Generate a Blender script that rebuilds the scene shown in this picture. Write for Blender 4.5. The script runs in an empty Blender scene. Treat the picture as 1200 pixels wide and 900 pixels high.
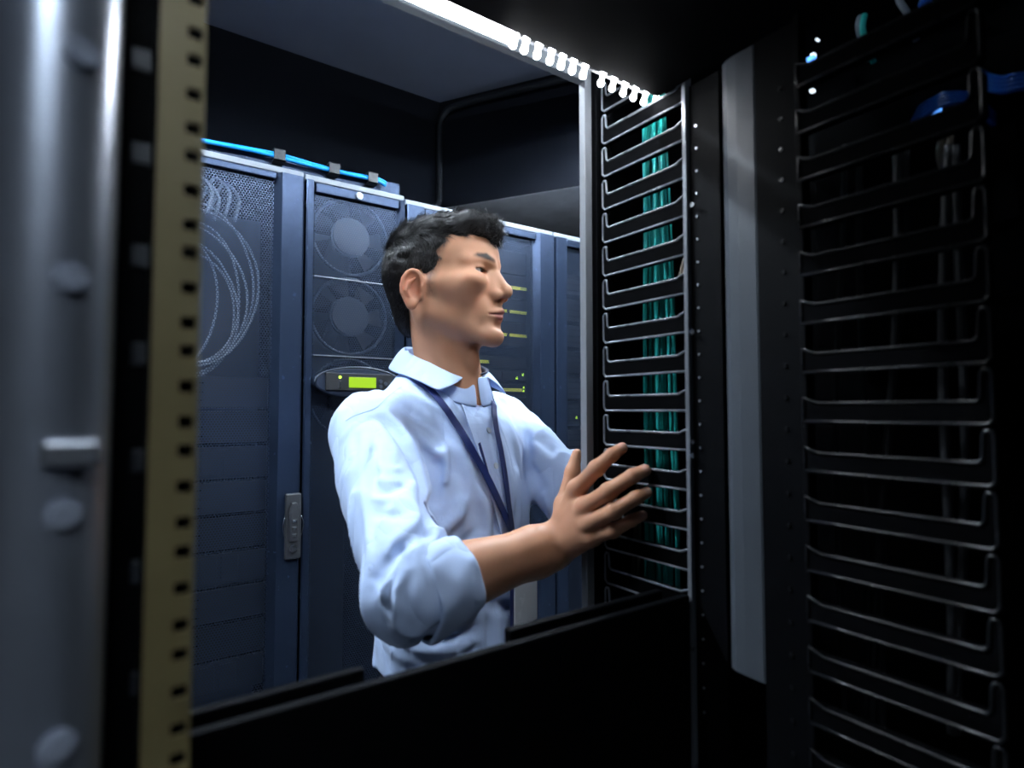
import bpy, bmesh, math, random
import numpy as np
from mathutils import Vector, Matrix

scene = bpy.context.scene
C = scene.collection
random.seed(7)
RNG = np.random.default_rng(7)

# ---------------------------------------------------------------- camera
F_PX = 680.0
PITCH = math.radians(2.53)
YAW = math.radians(34.8)
CAM_Z = 1.35
FV = np.array([math.sin(YAW), math.cos(YAW), 0.0])      # horizontal view direction
RV = np.array([math.cos(YAW), -math.sin(YAW), 0.0])     # to the right of it
CAM = np.array([0.0, 0.0, CAM_Z])
cd = bpy.data.cameras.new('camera')
cd.sensor_width = 36.0
cd.lens = F_PX / 1200.0 * 36.0
cd.clip_start = 0.01
cd.dof.use_dof = True
cd.dof.focus_distance = 1.22
cd.dof.aperture_fstop = 3.8
cam = bpy.data.objects.new('camera', cd)
C.objects.link(cam)
cam.location = CAM
cam.rotation_euler = (math.pi / 2 + PITCH, 0, -YAW)
scene.camera = cam

# ---------------------------------------------------------------- world and exposure
world = bpy.data.worlds.new('world')
scene.world = world
world.use_nodes = True
world.node_tree.nodes['Background'].inputs[0].default_value = (0.25, 0.38, 0.6, 1)
world.node_tree.nodes['Background'].inputs[1].default_value = 0.002
vs = scene.view_settings
vs.view_transform = 'Standard'
vs.look = 'None'
vs.exposure = 0.15
vs.gamma = 1.0
vs.use_curve_mapping = False

# ---------------------------------------------------------------- pixel helpers
def ray(px, py):
    """direction (R, F, Z) in the levelled view frame with F = 1"""
    r = (px - 600.0) / F_PX
    u = (450.0 - py) / F_PX
    f = math.cos(PITCH) - u * math.sin(PITCH)
    z = math.sin(PITCH) + u * math.cos(PITCH)
    return np.array([r / f, 1.0, z / f])
def V(px, py, d):
    return ray(px, py) * d
def v2w(p):
    p = np.asarray(p, float)
    return CAM + p[..., 0:1] * RV + p[..., 1:2] * FV + p[..., 2:3] * np.array([0, 0, 1.0])
def wdir(px, py):
    a = ray(px, py)
    return a[0] * RV + a[1] * FV + a[2] * np.array([0, 0, 1.0])
def onX(px, py, X):
    d = wdir(px, py); return CAM + d * (X / d[0])
def onY(px, py, Y):
    d = wdir(px, py); return CAM + d * (Y / d[1])
def onZ(px, py, Z):
    d = wdir(px, py); return CAM + d * ((Z - CAM_Z) / d[2])

# ---------------------------------------------------------------- materials
def nodes_of(name):
    m = bpy.data.materials.new(name); m.use_nodes = True
    return m, m.node_tree.nodes, m.node_tree.links, m.node_tree.nodes['Principled BSDF']
def mat(name, col, rough=0.5, metal=0.0, var=0.12, scale=30.0, bump=0.0, bscale=200.0, spec=0.5, rvar=0.1):
    m, n, l, b = nodes_of(name)
    tc = n.new('ShaderNodeTexCoord')
    nz = n.new('ShaderNodeTexNoise'); nz.inputs['Scale'].default_value = scale; nz.inputs['Detail'].default_value = 5
    l.new(tc.outputs['Object'], nz.inputs['Vector'])
    mx = n.new('ShaderNodeMix'); mx.data_type = 'RGBA'
    c = np.array(col)
    mx.inputs[6].default_value = (*np.clip(c * (1 - var), 0, 1), 1)
    mx.inputs[7].default_value = (*np.clip(c * (1 + var), 0, 1), 1)
    l.new(nz.outputs['Fac'], mx.inputs[0]); l.new(mx.outputs[2], b.inputs['Base Color'])
    mr = n.new('ShaderNodeMapRange')
    mr.inputs['To Min'].default_value = max(rough - rvar, 0.02); mr.inputs['To Max'].default_value = min(rough + rvar, 1)
    l.new(nz.outputs['Fac'], mr.inputs['Value']); l.new(mr.outputs['Result'], b.inputs['Roughness'])
    b.inputs['Metallic'].default_value = metal
    b.inputs['Specular IOR Level'].default_value = spec
    if bump > 0:
        n2 = n.new('ShaderNodeTexNoise'); n2.inputs['Scale'].default_value = bscale; n2.inputs['Detail'].default_value = 3
        l.new(tc.outputs['Object'], n2.inputs['Vector'])
        bp = n.new('ShaderNodeBump'); bp.inputs['Strength'].default_value = bump; bp.inputs['Distance'].default_value = 0.002
        l.new(n2.outputs['Fac'], bp.inputs['Height']); l.new(bp.outputs['Normal'], b.inputs['Normal'])
    return m
def emat(name, col, strength):
    m, n, l, b = nodes_of(name)
    b.inputs['Base Color'].default_value = (*[min(c, 0.8) for c in col], 1)
    b.inputs['Emission Color'].default_value = (*col, 1)
    b.inputs['Emission Strength'].default_value = strength
    b.inputs['Roughness'].default_value = 0.4
    return m
def mesh_mat(name, col, rough, metal, pitch, rad):
    """perforated sheet: a hexagonal lattice of round holes in object x / z"""
    m, n, l, b = nodes_of(name)
    b.inputs['Base Color'].default_value = (*col, 1)
    b.inputs['Roughness'].default_value = rough; b.inputs['Metallic'].default_value = metal
    b.inputs['Specular IOR Level'].default_value = 0.2
    tc = n.new('ShaderNodeTexCoord')
    sp = n.new('ShaderNodeSeparateXYZ'); l.new(tc.outputs['Object'], sp.inputs[0])
    cb = n.new('ShaderNodeCombineXYZ'); l.new(sp.outputs[0], cb.inputs[0]); l.new(sp.outputs[2], cb.inputs[1])
    s = (pitch, pitch * math.sqrt(3), 1.0)
    ds = []
    for off in ((0, 0, 0), (0.5, 0.5, 0)):
        dv = n.new('ShaderNodeVectorMath'); dv.operation = 'DIVIDE'; dv.inputs[1].default_value = s
        l.new(cb.outputs[0], dv.inputs[0])
        ad = n.new('ShaderNodeVectorMath'); ad.operation = 'ADD'; ad.inputs[1].default_value = off
        l.new(dv.outputs[0], ad.inputs[0])
        fr = n.new('ShaderNodeVectorMath'); fr.operation = 'FRACTION'; l.new(ad.outputs[0], fr.inputs[0])
        sb = n.new('ShaderNodeVectorMath'); sb.operation = 'SUBTRACT'; sb.inputs[1].default_value = (0.5, 0.5, 0.0)
        l.new(fr.outputs[0], sb.inputs[0])
        ml = n.new('ShaderNodeVectorMath'); ml.operation = 'MULTIPLY'; ml.inputs[1].default_value = (s[0], s[1], 0)
        l.new(sb.outputs[0], ml.inputs[0])
        ln = n.new('ShaderNodeVectorMath'); ln.operation = 'LENGTH'; l.new(ml.outputs[0], ln.inputs[0])
        ds.append(ln)
    mn = n.new('ShaderNodeMath'); mn.operation = 'MINIMUM'
    l.new(ds[0].outputs['Value'], mn.inputs[0]); l.new(ds[1].outputs['Value'], mn.inputs[1])
    lt = n.new('ShaderNodeMath'); lt.operation = 'LESS_THAN'; lt.inputs[1].default_value = rad
    l.new(mn.outputs[0], lt.inputs[0])
    tr = n.new('ShaderNodeBsdfTransparent')
    ms = n.new('ShaderNodeMixShader')
    l.new(lt.outputs[0], ms.inputs[0]); l.new(b.outputs[0], ms.inputs[1]); l.new(tr.outputs[0], ms.inputs[2])
    l.new(ms.outputs[0], n['Material Output'].inputs['Surface'])
    return m

M = {}
M['door'] = mat('door_grey_paint', (0.021, 0.032, 0.058), 0.27, 0.6, 0.03, 40, 0.05, 900, 0.2, 0.01)
M['cap'] = mat('light_grey_cap_paint', (0.17, 0.19, 0.22), 0.4, 0.0, 0.05, 8)
M['door2'] = mat('cooling_grey_paint', (0.021, 0.032, 0.058), 0.27, 0.6, 0.03, 40, 0.05, 900, 0.2, 0.01)
M['perf'] = mesh_mat('perforated_steel', (0.036, 0.050, 0.082), 0.30, 0.6, 0.0074, 0.0029)
M['shell'] = mat('rack_shell_black', (0.02, 0.022, 0.026), 0.5, 0.0, 0.1, 10)
M['dark'] = mat('interior_black', (0.0015, 0.0017, 0.0022), 0.7, 0.0, 0.15, 10, 0, 200, 0.03)
M['wire_shadecable'] = mat('wire_and_shaded_cable_jacket', (0.035, 0.037, 0.042), 0.4, 0.0, 0.1, 40)
M['black'] = mat('black_powder_coat', (0.0013, 0.0015, 0.002), 0.65, 0.0, 0.15, 12, 0.1, 700, 0.04)
M['gloss'] = mat('rivet_and_shaded_bead', (0.006, 0.0065, 0.0075), 0.28, 0.0, 0.1, 20, 0.0, 200, 0.25, 0.04)
M['toprail'] = mat('grey_rail_paint', (0.06, 0.068, 0.078), 0.45, 0.0, 0.04, 12)
M['upright'] = mat('grey_upright_paint', (0.17, 0.18, 0.20), 0.42, 0.0, 0.04, 12)
M['web'] = mat('matte_black_web', (0.0012, 0.0013, 0.0016), 0.8, 0.0, 0.2, 12, 0.0, 700, 0.02)
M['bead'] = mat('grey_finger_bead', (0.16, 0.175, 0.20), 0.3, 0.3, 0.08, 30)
M['white'] = mat('white_frame_paint', (0.72, 0.76, 0.80), 0.42, 0.0, 0.03, 12)
M['post'] = mat('grey_post_paint', (0.34, 0.38, 0.47), 0.30, 0.0, 0.05, 12)
M['postmetal'] = mat('pale_satin_steel', (0.62, 0.68, 0.80), 0.33, 0.85, 0.05, 12)
M['tan'] = mat('yellow_chromate_zinc', (0.17, 0.135, 0.06), 0.5, 0.2, 0.18, 25)
M['chrome'] = mat('bright_steel', (0.75, 0.77, 0.8), 0.2, 1.0, 0.03, 20)
M['steel'] = mat('dull_steel', (0.32, 0.34, 0.38), 0.38, 0.8, 0.06, 30)
M['conc'] = mat('grey_concrete', (0.66, 0.68, 0.72), 0.85, 0.0, 0.4, 9, 0.5, 60)
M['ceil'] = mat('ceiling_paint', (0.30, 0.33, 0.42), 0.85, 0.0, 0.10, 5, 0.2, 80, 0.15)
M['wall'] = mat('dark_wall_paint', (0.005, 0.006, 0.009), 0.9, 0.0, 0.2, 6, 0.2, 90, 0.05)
M['pipe'] = mat('dark_pipe_paint', (0.010, 0.012, 0.016), 0.6, 0.0, 0.2, 6, 0.0, 90, 0.2)
M['divider'] = mat('grey_divider_paint', (0.046, 0.054, 0.064), 0.45, 0.0, 0.08, 14, 0.05, 500, 0.2)
M['floor'] = mat('floor_vinyl', (0.08, 0.085, 0.095), 0.4, 0.0, 0.12, 12)
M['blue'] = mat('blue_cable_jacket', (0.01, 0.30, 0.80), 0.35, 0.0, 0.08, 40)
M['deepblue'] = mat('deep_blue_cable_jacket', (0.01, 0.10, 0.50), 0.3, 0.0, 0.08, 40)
M['teal'] = mat('teal_fibre_jacket', (0.04, 0.66, 0.62), 0.35, 0.0, 0.15, 40)
M['beige'] = mat('beige_cable_jacket', (0.42, 0.36, 0.28), 0.45, 0.0, 0.1, 40)
M['palecable'] = mat('pale_cable_jacket', (0.22, 0.26, 0.32), 0.4, 0.0, 0.08, 40)
M['yellow'] = mat('yellow_label', (0.85, 0.80, 0.08), 0.6, 0.0, 0.06, 60)
M['server'] = mat('server_front', (0.006, 0.007, 0.009), 0.5, 0.2, 0.15, 30)
M['server_g'] = mat('server_front_grey', (0.018, 0.021, 0.027), 0.45, 0.2, 0.1, 30)
M['fan'] = mat('fan_ring', (0.05, 0.06, 0.08), 0.35, 0.3, 0.05, 30)
M['lcdbody'] = mat('display_bezel', (0.014, 0.020, 0.036), 0.4, 0.0, 0.08, 20, 0, 200, 0.2)
M['lcd'] = emat('lcd_green', (0.36, 0.64, 0.0), 0.85)
M['lcd'].node_tree.nodes['Principled BSDF'].inputs['Base Color'].default_value = (0.03, 0.06, 0.0, 1)
M['ledg'] = emat('led_green', (0.5, 0.9, 0.05), 2.0)
M['ledw'] = emat('led_white', (0.75, 0.87, 1.0), 1.2)
M['ledb'] = emat('added_blue_led', (0.1, 0.35, 1.0), 2.0)
M['lamp'] = emat('lamp_tube', (0.78, 0.89, 1.0), 410.0)
M['lamp3'] = emat('added_lamp_tube', (0.78, 0.89, 1.0), 155.0)
M['lamp2'] = emat('rear_lamp_tube', (0.78, 0.89, 1.0), 110.0)
M['strip'] = emat('led_strip_diffuser', (0.86, 0.93, 1.0), 55.0)
M['bulb'] = emat('led_bulb', (0.93, 0.96, 1.0), 110.0)

# ---------------------------------------------------------------- object helpers
def link(name, me, material=None, parent=None):
    o = bpy.data.objects.new(name, me); C.objects.link(o)
    if material is not None and me is not None and len(me.materials) == 0:
        me.materials.append(material)
    if parent is not None:
        o.parent = parent
        o.matrix_parent_inverse = Matrix.Translation(parent.location).inverted()
    return o
def tag(o, label, cat, group=None):
    o['label'] = label; o['category'] = cat
    if group: o['group'] = group
    return o
def thing(name, label, cat, loc=(0, 0, 0), group=None):
    o = bpy.data.objects.new(name, None); C.objects.link(o)
    o.empty_display_size = 0.05
    o.location = loc
    return tag(o, label, cat, group)
def struct(o):
    o['kind'] = 'structure'; return o
def bm_mesh(bm, name, smooth=False):
    me = bpy.data.meshes.new(name); bm.normal_update(); bm.to_mesh(me); bm.free()
    if smooth:
        for p in me.polygons: p.use_smooth = True
    return me
def box_bm(bm, lo, hi):
    vs_ = [bm.verts.new((x, y, z)) for x in (lo[0], hi[0]) for y in (lo[1], hi[1]) for z in (lo[2], hi[2])]
    for f in ((0, 1, 3, 2), (4, 6, 7, 5), (0, 4, 5, 1), (2, 3, 7, 6), (0, 2, 6, 4), (1, 5, 7, 3)):
        bm.faces.new([vs_[i] for i in f])
    return vs_
def box(name, lo, hi, material, parent=None, bevel=0.0, seg=2):
    lo, hi = np.minimum(lo, hi), np.maximum(lo, hi)
    c = (np.array(lo) + np.array(hi)) / 2
    bm = bmesh.new(); box_bm(bm, lo - c, hi - c)
    bmesh.ops.recalc_face_normals(bm, faces=bm.faces)
    if bevel > 0:
        bmesh.ops.bevel(bm, geom=list(bm.edges), offset=bevel, segments=seg, affect='EDGES', profile=0.5)
    me = bm_mesh(bm, name)
    o = link(name, me, material, parent)
    if parent is None: o.location = c
    else: o.location = c
    return o
def boxes(name, lst, material, parent=None, bevel=0.0):
    """one part that consists of several joined boxes (frames, channels)"""
    bm = bmesh.new()
    c = (np.array(lst[0][0], float) + np.array(lst[0][1], float)) / 2
    for lo, hi in lst:
        b2 = bmesh.new(); box_bm(b2, np.minimum(lo, hi) - c, np.maximum(lo, hi) - c)
        bmesh.ops.recalc_face_normals(b2, faces=b2.faces)
        if bevel > 0:
            bmesh.ops.bevel(b2, geom=list(b2.edges), offset=bevel, segments=2, affect='EDGES', profile=0.5)
        t = bpy.data.meshes.new('t'); b2.to_mesh(t); b2.free(); bm.from_mesh(t); bpy.data.meshes.remove(t)
    o = link(name, bm_mesh(bm, name), material, parent); o.location = c
    return o
def prism(name, poly, axis, a0, a1, material, parent=None, bevel=0.0):
    """polygon in the two other axes extruded from a0 to a1 along axis"""
    bm = bmesh.new()
    oth = [i for i in range(3) if i != axis]
    c = np.zeros(3); c[oth[0]] = np.mean([p[0] for p in poly]); c[oth[1]] = np.mean([p[1] for p in poly]); c[axis] = (a0 + a1) / 2
    def mk(a):
        r = []
        for p in poly:
            q = np.zeros(3); q[oth[0]] = p[0]; q[oth[1]] = p[1]; q[axis] = a
            r.append(bm.verts.new(q - c))
        return r
    A = mk(a0); B = mk(a1); n = len(poly)
    bm.faces.new(A); bm.faces.new(B[::-1])
    for i in range(n):
        bm.faces.new([A[i], B[i], B[(i + 1) % n], A[(i + 1) % n]])
    bmesh.ops.recalc_face_normals(bm, faces=bm.faces)
    if bevel > 0:
        bmesh.ops.bevel(bm, geom=list(bm.edges), offset=bevel, segments=2, affect='EDGES', profile=0.5)
    o = link(name, bm_mesh(bm, name), material, parent); o.location = c
    return o
def smooth_pts(pts, n):
    """Catmull-Rom through the points"""
    P = np.array(pts, float)
    if len(P) < 3: 
        t = np.linspace(0, 1, n)[:, None]; return P[0] * (1 - t) + P[-1] * t
    Q = np.vstack([2 * P[0] - P[1], P, 2 * P[-1] - P[-2]])
    out = []
    m = len(P) - 1
    for s in np.linspace(0, m, n):
        i = min(int(s), m - 1); t = s - i
        a, b, c, d = Q[i], Q[i + 1], Q[i + 2], Q[i + 3]
        out.append(0.5 * ((2 * b) + (-a + c) * t + (2 * a - 5 * b + 4 * c - d) * t * t + (-a + 3 * b - 3 * c + d) * t ** 3))
    return np.array(out)
def tube_mesh(name, pts, r, sides=8, closed_ends=True):
    P = np.array(pts, float); n = len(P)
    rr = np.full(n, r) if np.isscalar(r) else np.asarray(r, float)
    T = np.gradient(P, axis=0); T /= np.linalg.norm(T, axis=1)[:, None] + 1e-12
    up = np.array([0, 0, 1.0]) if abs(T[0][2]) < 0.9 else np.array([1.0, 0, 0])
    vs_, fs = [], []
    nrm = np.cross(up, T[0]); nrm /= np.linalg.norm(nrm)
    for i in range(n):
        nrm = nrm - T[i] * np.dot(nrm, T[i]); nrm /= np.linalg.norm(nrm)
        bi = np.cross(T[i], nrm)
        for k in range(sides):
            a = 2 * math.pi * k / sides
            vs_.append(P[i] + rr[i] * (math.cos(a) * nrm + math.sin(a) * bi))
    for i in range(n - 1):
        for k in range(sides):
            k2 = (k + 1) % sides
            fs.append((i * sides + k, i * sides + k2, (i + 1) * sides + k2, (i + 1) * sides + k))
    if closed_ends:
        fs.append(tuple(range(sides - 1, -1, -1))); fs.append(tuple((n - 1) * sides + k for k in range(sides)))
    me = bpy.data.meshes.new(name); me.from_pydata([tuple(v) for v in vs_], [], fs)
    for p in me.polygons: p.use_smooth = True
    return me
def tube(name, pts, r, material, parent=None, sides=8):
    P = np.array(pts, float); c = P[0].copy()
    o = link(name, tube_mesh(name, P - c, r, sides), material, parent); o.location = c
    return o
def disc(name, c, axis, r, depth, material, parent=None, sides=20, bevel=0.0):
    bm = bmesh.new()
    bmesh.ops.create_cone(bm, cap_ends=True, segments=sides, radius1=r, radius2=r, depth=depth)
    if bevel > 0:
        bmesh.ops.bevel(bm, geom=[e for e in bm.edges if len(e.link_faces) == 2 and any(len(f.verts) > 4 for f in e.link_faces)], offset=bevel, segments=2, affect='EDGES')
    q = Vector((0, 0, 1)).rotation_difference(Vector(axis)); bmesh.ops.rotate(bm, verts=bm.verts, cent=(0, 0, 0), matrix=q.to_matrix())
    o = link(name, bm_mesh(bm, name), material, parent); o.location = c
    return o
def grid_plane(name, lo, hi, Y, material, parent=None):
    """upright sheet at constant y, its own thickness 1.2 mm"""
    return box(name, (lo[0], Y, lo[1]), (hi[0], Y + 0.0012, hi[1]), material, parent)

# ================================================================ the room
RY = 1.70                       # front of the far rack row
ZT = float(onY(465, 228, RY)[2])  # its top
CEIL = 2.70
WY = float(onZ(515, 120, CEIL)[1])
struct(box('floor', (-3.2, -2.2, -0.05), (3.4, WY + 0.2, 0.0), M['floor']))
struct(box('ceiling', (-3.2, -2.2, CEIL), (3.4, WY + 0.2, CEIL + 0.1), M['ceil']))
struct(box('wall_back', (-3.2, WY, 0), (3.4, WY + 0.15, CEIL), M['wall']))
struct(box('wall_left', (-3.3, -2.2, 0), (-3.15, WY, CEIL), M['wall']))
struct(box('wall_right', (3.3, -2.2, 0), (3.45, WY, CEIL), M['wall']))
struct(box('wall_front', (-3.2, -2.3, 0), (3.4, -2.15, CEIL), M['wall']))
# downstand beam crossing above the racks
b0 = onZ(515, 120, CEIL); b1 = onZ(668, 82, CEIL)
bd = (b1 - b0)[:2]; bd /= np.linalg.norm(bd)
bn = np.array([-bd[1], bd[0]])
if bn[0] < 0: bn = -bn
ZB = 2.225
pa = b0[:2] - bd * 0.05; pb = b1[:2] + bd * 1.6
poly = [pa, pb, pb + bn * 0.75, pa + bn * 0.75]
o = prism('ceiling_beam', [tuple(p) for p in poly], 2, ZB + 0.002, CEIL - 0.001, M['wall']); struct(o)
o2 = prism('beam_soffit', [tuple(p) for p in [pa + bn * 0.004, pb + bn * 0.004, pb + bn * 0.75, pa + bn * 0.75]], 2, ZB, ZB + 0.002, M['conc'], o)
# conduit in the corner, along the beam and down the back wall
q0 = np.array([*(b0[:2] - bn * 0.03 + bd * 0.02), CEIL - 0.05])
pts = [np.array([*(b1[:2] + bd * 1.2 - bn * 0.03), CEIL - 0.05]), np.array([*(b1[:2] - bn * 0.03), CEIL - 0.05]),
       q0 + np.array([*(bd * 0.12), 0]), q0 + np.array([*(bd * 0.02), -0.03]), q0 + np.array([0, 0, -0.12]), q0 + np.array([-0.005, -0.01, -0.35]),
       q0 + np.array([-0.02, -0.02, -0.43]), q0 + np.array([-0.12, -0.03, -0.50])]
tag(tube('conduit', smooth_pts(pts, 50), 0.014, M['pipe'], None, 10), 'dark conduit pipe bent down the corner where ceiling beam meets back wall', 'pipe')

# ================================================================ ceiling luminaire over the aisle
LY, LZ = 1.30, 2.52
def luminaire(label, LX0, LX1, LY, LZ, tm, skirt=0.036):
  lum = thing('ceiling_light', label, 'lamp', ((LX0 + LX1) / 2, LY, LZ))
  prism('housing', [(LY - 0.062, LZ - skirt), (LY - 0.055, LZ - skirt), (LY - 0.05, LZ + 0.022), (LY + 0.05, LZ + 0.022), (LY + 0.055, LZ - skirt), (LY + 0.062, LZ - skirt), (LY + 0.055, LZ + 0.04), (LY + 0.03, LZ + 0.07), (LY - 0.03, LZ + 0.07), (LY - 0.055, LZ + 0.04)], 0, LX0, LX1, M['white'], lum)
  tube('light_tube', [(LX0 + 0.02, LY, LZ), (LX1 - 0.02, LY, LZ)], 0.018, tm, lum, 12)
  for x in (LX0 + 0.15, LX1 - 0.15):
    tube('hanger', [(x, LY, LZ + 0.06), (x, LY, CEIL)], 0.004, M['steel'], lum, 6)
  for x in (LX0, LX1 - 0.02):
    box('end_cap', (x, LY - 0.024, LZ - 0.024), (x + 0.02, LY + 0.024, LZ + 0.03), M['white'], lum, 0.003)
luminaire('white linear luminaire hung above the aisle by the rack with coiled cables', -0.85, 0.05, LY, LZ, M['lamp'])
luminaire('white linear luminaire hung above the aisle by the furthest rack', 0.95, 1.85, LY, LZ, M['lamp'])
luminaire('short white linear luminaire hung behind the open rack', -0.55, 0.05, -0.85, 2.40, M['lamp2'], 0.0)
luminaire('unseen white linear luminaire added above the near row of racks', 0.15, 2.60, 0.25, 2.58, M['lamp3'], 0.006)  # unseen lamp, added for sheen on the doors and light on the person

# ================================================================ far row of cabinets
def XY(px, py=300, Y=RY): return float(onY(px, py, Y)[0])
def ZY(px, py, Y=RY): return float(onY(px, py, Y)[2])
xA = XY(356); xB = XY(474.5); xC = XY(649)
DEP = WY - RY - 0.03
def stile_poly(x0, x1, side):
    yf = RY - 0.012; ym = RY + 0.016
    if side > 0:   # right stile: chamfer on its left
        return [(x0, ym), (x0 + 0.02, yf), (x1 - 0.005, yf), (x1, yf + 0.005), (x1, ym + 0.01), (x0, ym + 0.01)]
    return [(x0, yf + 0.004), (x0 + 0.004, yf), (x1 - 0.012, yf), (x1, ym), (x1, ym + 0.01), (x0, ym + 0.01)]
def cabinet(name, label, cat, x0, x1, wl, wr, top, ztop, pm):
    """cabinet with a perforated door; wl / wr stile widths, top rail height"""
    g = 0.003
    root = thing(name, label, cat, ((x0 + x1) / 2, RY + DEP / 2, 0))
    xa, xb = x0 + g, x1 - g
    boxes('body', [((xa, RY + 0.03, 0.02), (xa + 0.02, RY + DEP, ztop)), ((xb - 0.02, RY + 0.03, 0.02), (xb, RY + DEP, ztop)),
                   ((xa, RY + 0.03, ztop - 0.02), (xb, RY + DEP, ztop)), ((xa, RY + DEP - 0.02, 0.02), (xb, RY + DEP, ztop)),
                   ((xa, RY + 0.03, 0.02), (xb, RY + DEP, 0.06))], M['shell'], root)
    boxes('plinth', [((xa + 0.01, RY + 0.05, 0.0), (xb - 0.01, RY + DEP - 0.05, 0.03))], M['shell'], root)
    boxes('top_cap', [((xa - 0.001, RY + 0.004, ztop - 0.012), (xb + 0.001, RY + 0.05, ztop + 0.006))], M['cap'], root, 0.003)
    door = prism('door', stile_poly(xb - wr, xb, 1), 2, 0.06, ztop - 0.014, pm, root)
    prism('stile', stile_poly(xa, xa + wl, -1), 2, 0.06, ztop - 0.014, pm, door)
    box('top_rail', (xa + wl - 0.004, RY - 0.002, ztop - top), (xb - wr + 0.006, RY + 0.024, ztop - 0.0145), pm, door, 0.003)
    box('bottom_rail', (xa + wl - 0.004, RY - 0.002, 0.06), (xb - wr + 0.006, RY + 0.024, 0.13), pm, door, 0.003)
    mp = grid_plane('perforated_panel', (xa + wl - 0.004, 0.12), (xb - wr + 0.004, ztop - top + 0.004), RY + 0.012, M['perf'], door)
    return root, door
topA = ZT - ZY(281, 194); topA = max(0.03, topA)
rA, dA = cabinet('server_rack', 'grey server rack with a coil of pale cables behind its perforated door', 'server rack', xA - 0.60, xA, 0.05, xA - XY(321), 0.034, ZT, M['door'])
cU, dU = cabinet('cooling_unit', 'narrow grey cooling cabinet with green display and round fans behind mesh', 'cooling unit', xA, xB, XY(369) - xA, xB - XY(466), 0.044, ZT - 0.003, M['door2'])
rB, dB = cabinet('server_rack', 'grey server rack with yellow labelled servers behind its perforated door', 'server rack', xB, xC, XY(498) - xB, xC - XY(627), 0.04, ZT - 0.012, M['door'])
rC, dC = cabinet('server_rack', 'grey server rack beside the white upright, furthest along the row', 'server rack', xC, xC + 0.60, XY(664) - xC, 0.08, 0.04, ZT - 0.012, M['door'])
rD, dD = cabinet('server_rack', 'grey server rack standing next to the one that holds coiled pale cables', 'server rack', xA - 1.20, xA - 0.60, 0.05, 0.08, 0.034, ZT, M['door'])

# door handle on the left rack
hp = onY(342.5, 616, RY - 0.012); hx, hz = float(hp[0]), float(hp[2])
hh = (ZY(342, 578) - ZY(342, 654)) / 2; hw = (XY(352, 616) - XY(333.5, 616)) / 2
yf = RY - 0.012
hd = boxes('handle', [((hx - hw, yf - 0.012, hz - hh), (hx + hw, yf + 0.001, hz + hh))], M['shell'], dA, 0.004)
hd['label'] = 'dark swing handle with combination lock'
prism('lever', [(hx - hw * 0.5, hz - hh * 0.45), (hx + hw * 0.5, hz - hh * 0.45), (hx + hw * 0.55, hz + hh * 0.55), (hx + hw * 0.3, hz + hh * 0.74), (hx - hw * 0.3, hz + hh * 0.74), (hx - hw * 0.55, hz + hh * 0.55)], 1, yf - 0.024, yf - 0.011, M['shell'], dA, 0.003)
for k in range(3):
    box('dial', (hx - 0.006, yf - 0.0265, hz + 0.012 - k * 0.019), (hx + 0.006, yf - 0.022, hz + 0.020 - k * 0.019), M['chrome'], dA, 0.001)
disc('key_lock', (hx, yf - 0.013, hz - hh * 0.66), (0, 1, 0), 0.011, 0.012, M['chrome'], dA, 20, 0.001)
for s in (-1, 1):
    tube('handle_wire', smooth_pts([(hx + s * (hw + 0.001), yf - 0.008, hz + 0.028), (hx + s * (hw + 0.006), yf - 0.012, hz + 0.005), (hx + s * (hw + 0.001), yf - 0.008, hz - 0.028)], 12), 0.0014, M['chrome'], dA, 6)
# lock on the cooling unit, panel seams
lk = onY(421, 230, RY - 0.004)
disc('door_lock', (lk[0], RY - 0.006, lk[2]), (0, 1, 0), 0.011, 0.012, M['steel'], dU, 20, 0.002)
disc('lock_core', (lk[0], RY - 0.013, lk[2]), (0, 1, 0), 0.005, 0.004, M['chrome'], dU, 12)
for py in (328, 418):
    z = ZY(415, py)
    box('panel_seam', (XY(370), RY + 0.009, z - 0.0012), (XY(466), RY + 0.0135, z + 0.0012), M['steel'], dU)
# fans behind the cooling mesh
xm = (xA + xB) / 2
for k, py in enumerate((278, 371, 466)):
    cz = ZY(415, py, RY + 0.05); cy = RY + 0.06
    a = np.linspace(0, 2 * math.pi, 41)
    ring = tube('fan', [(xm + 0.118 * math.cos(t), cy, cz + 0.118 * math.sin(t)) for t in a], 0.005, M['fan'], cU, 8)
    hub = disc('fan_hub', (xm, cy + 0.004, cz), (0, 1, 0), 0.062, 0.02, M['fan'], ring, 28, 0.006)
    bm = bmesh.new()
    for q in range(7):
        th = 2 * math.pi * q / 7
        pr = []
        for (rr, dt, dy) in ((0.06, -0.25, 0.0), (0.112, -0.2, 0.0), (0.112, 0.35, 0.018), (0.06, 0.3, 0.018)):
            pr.append((rr * math.cos(th + dt), dy, rr * math.sin(th + dt)))
        f1 = [bm.verts.new(p) for p in pr]; f2 = [bm.verts.new((p[0], p[1] + 0.002, p[2])) for p in pr]
        bm.faces.new(f1); bm.faces.new(f2[::-1])
        for i in range(4): bm.faces.new([f1[i], f2[i], f2[(i + 1) % 4], f1[(i + 1) % 4]])
    bo = link('fan_blades', bm_mesh(bm, 'fan_blades'), M['server'], ring); bo.location = (xm, cy + 0.012, cz)
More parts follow.
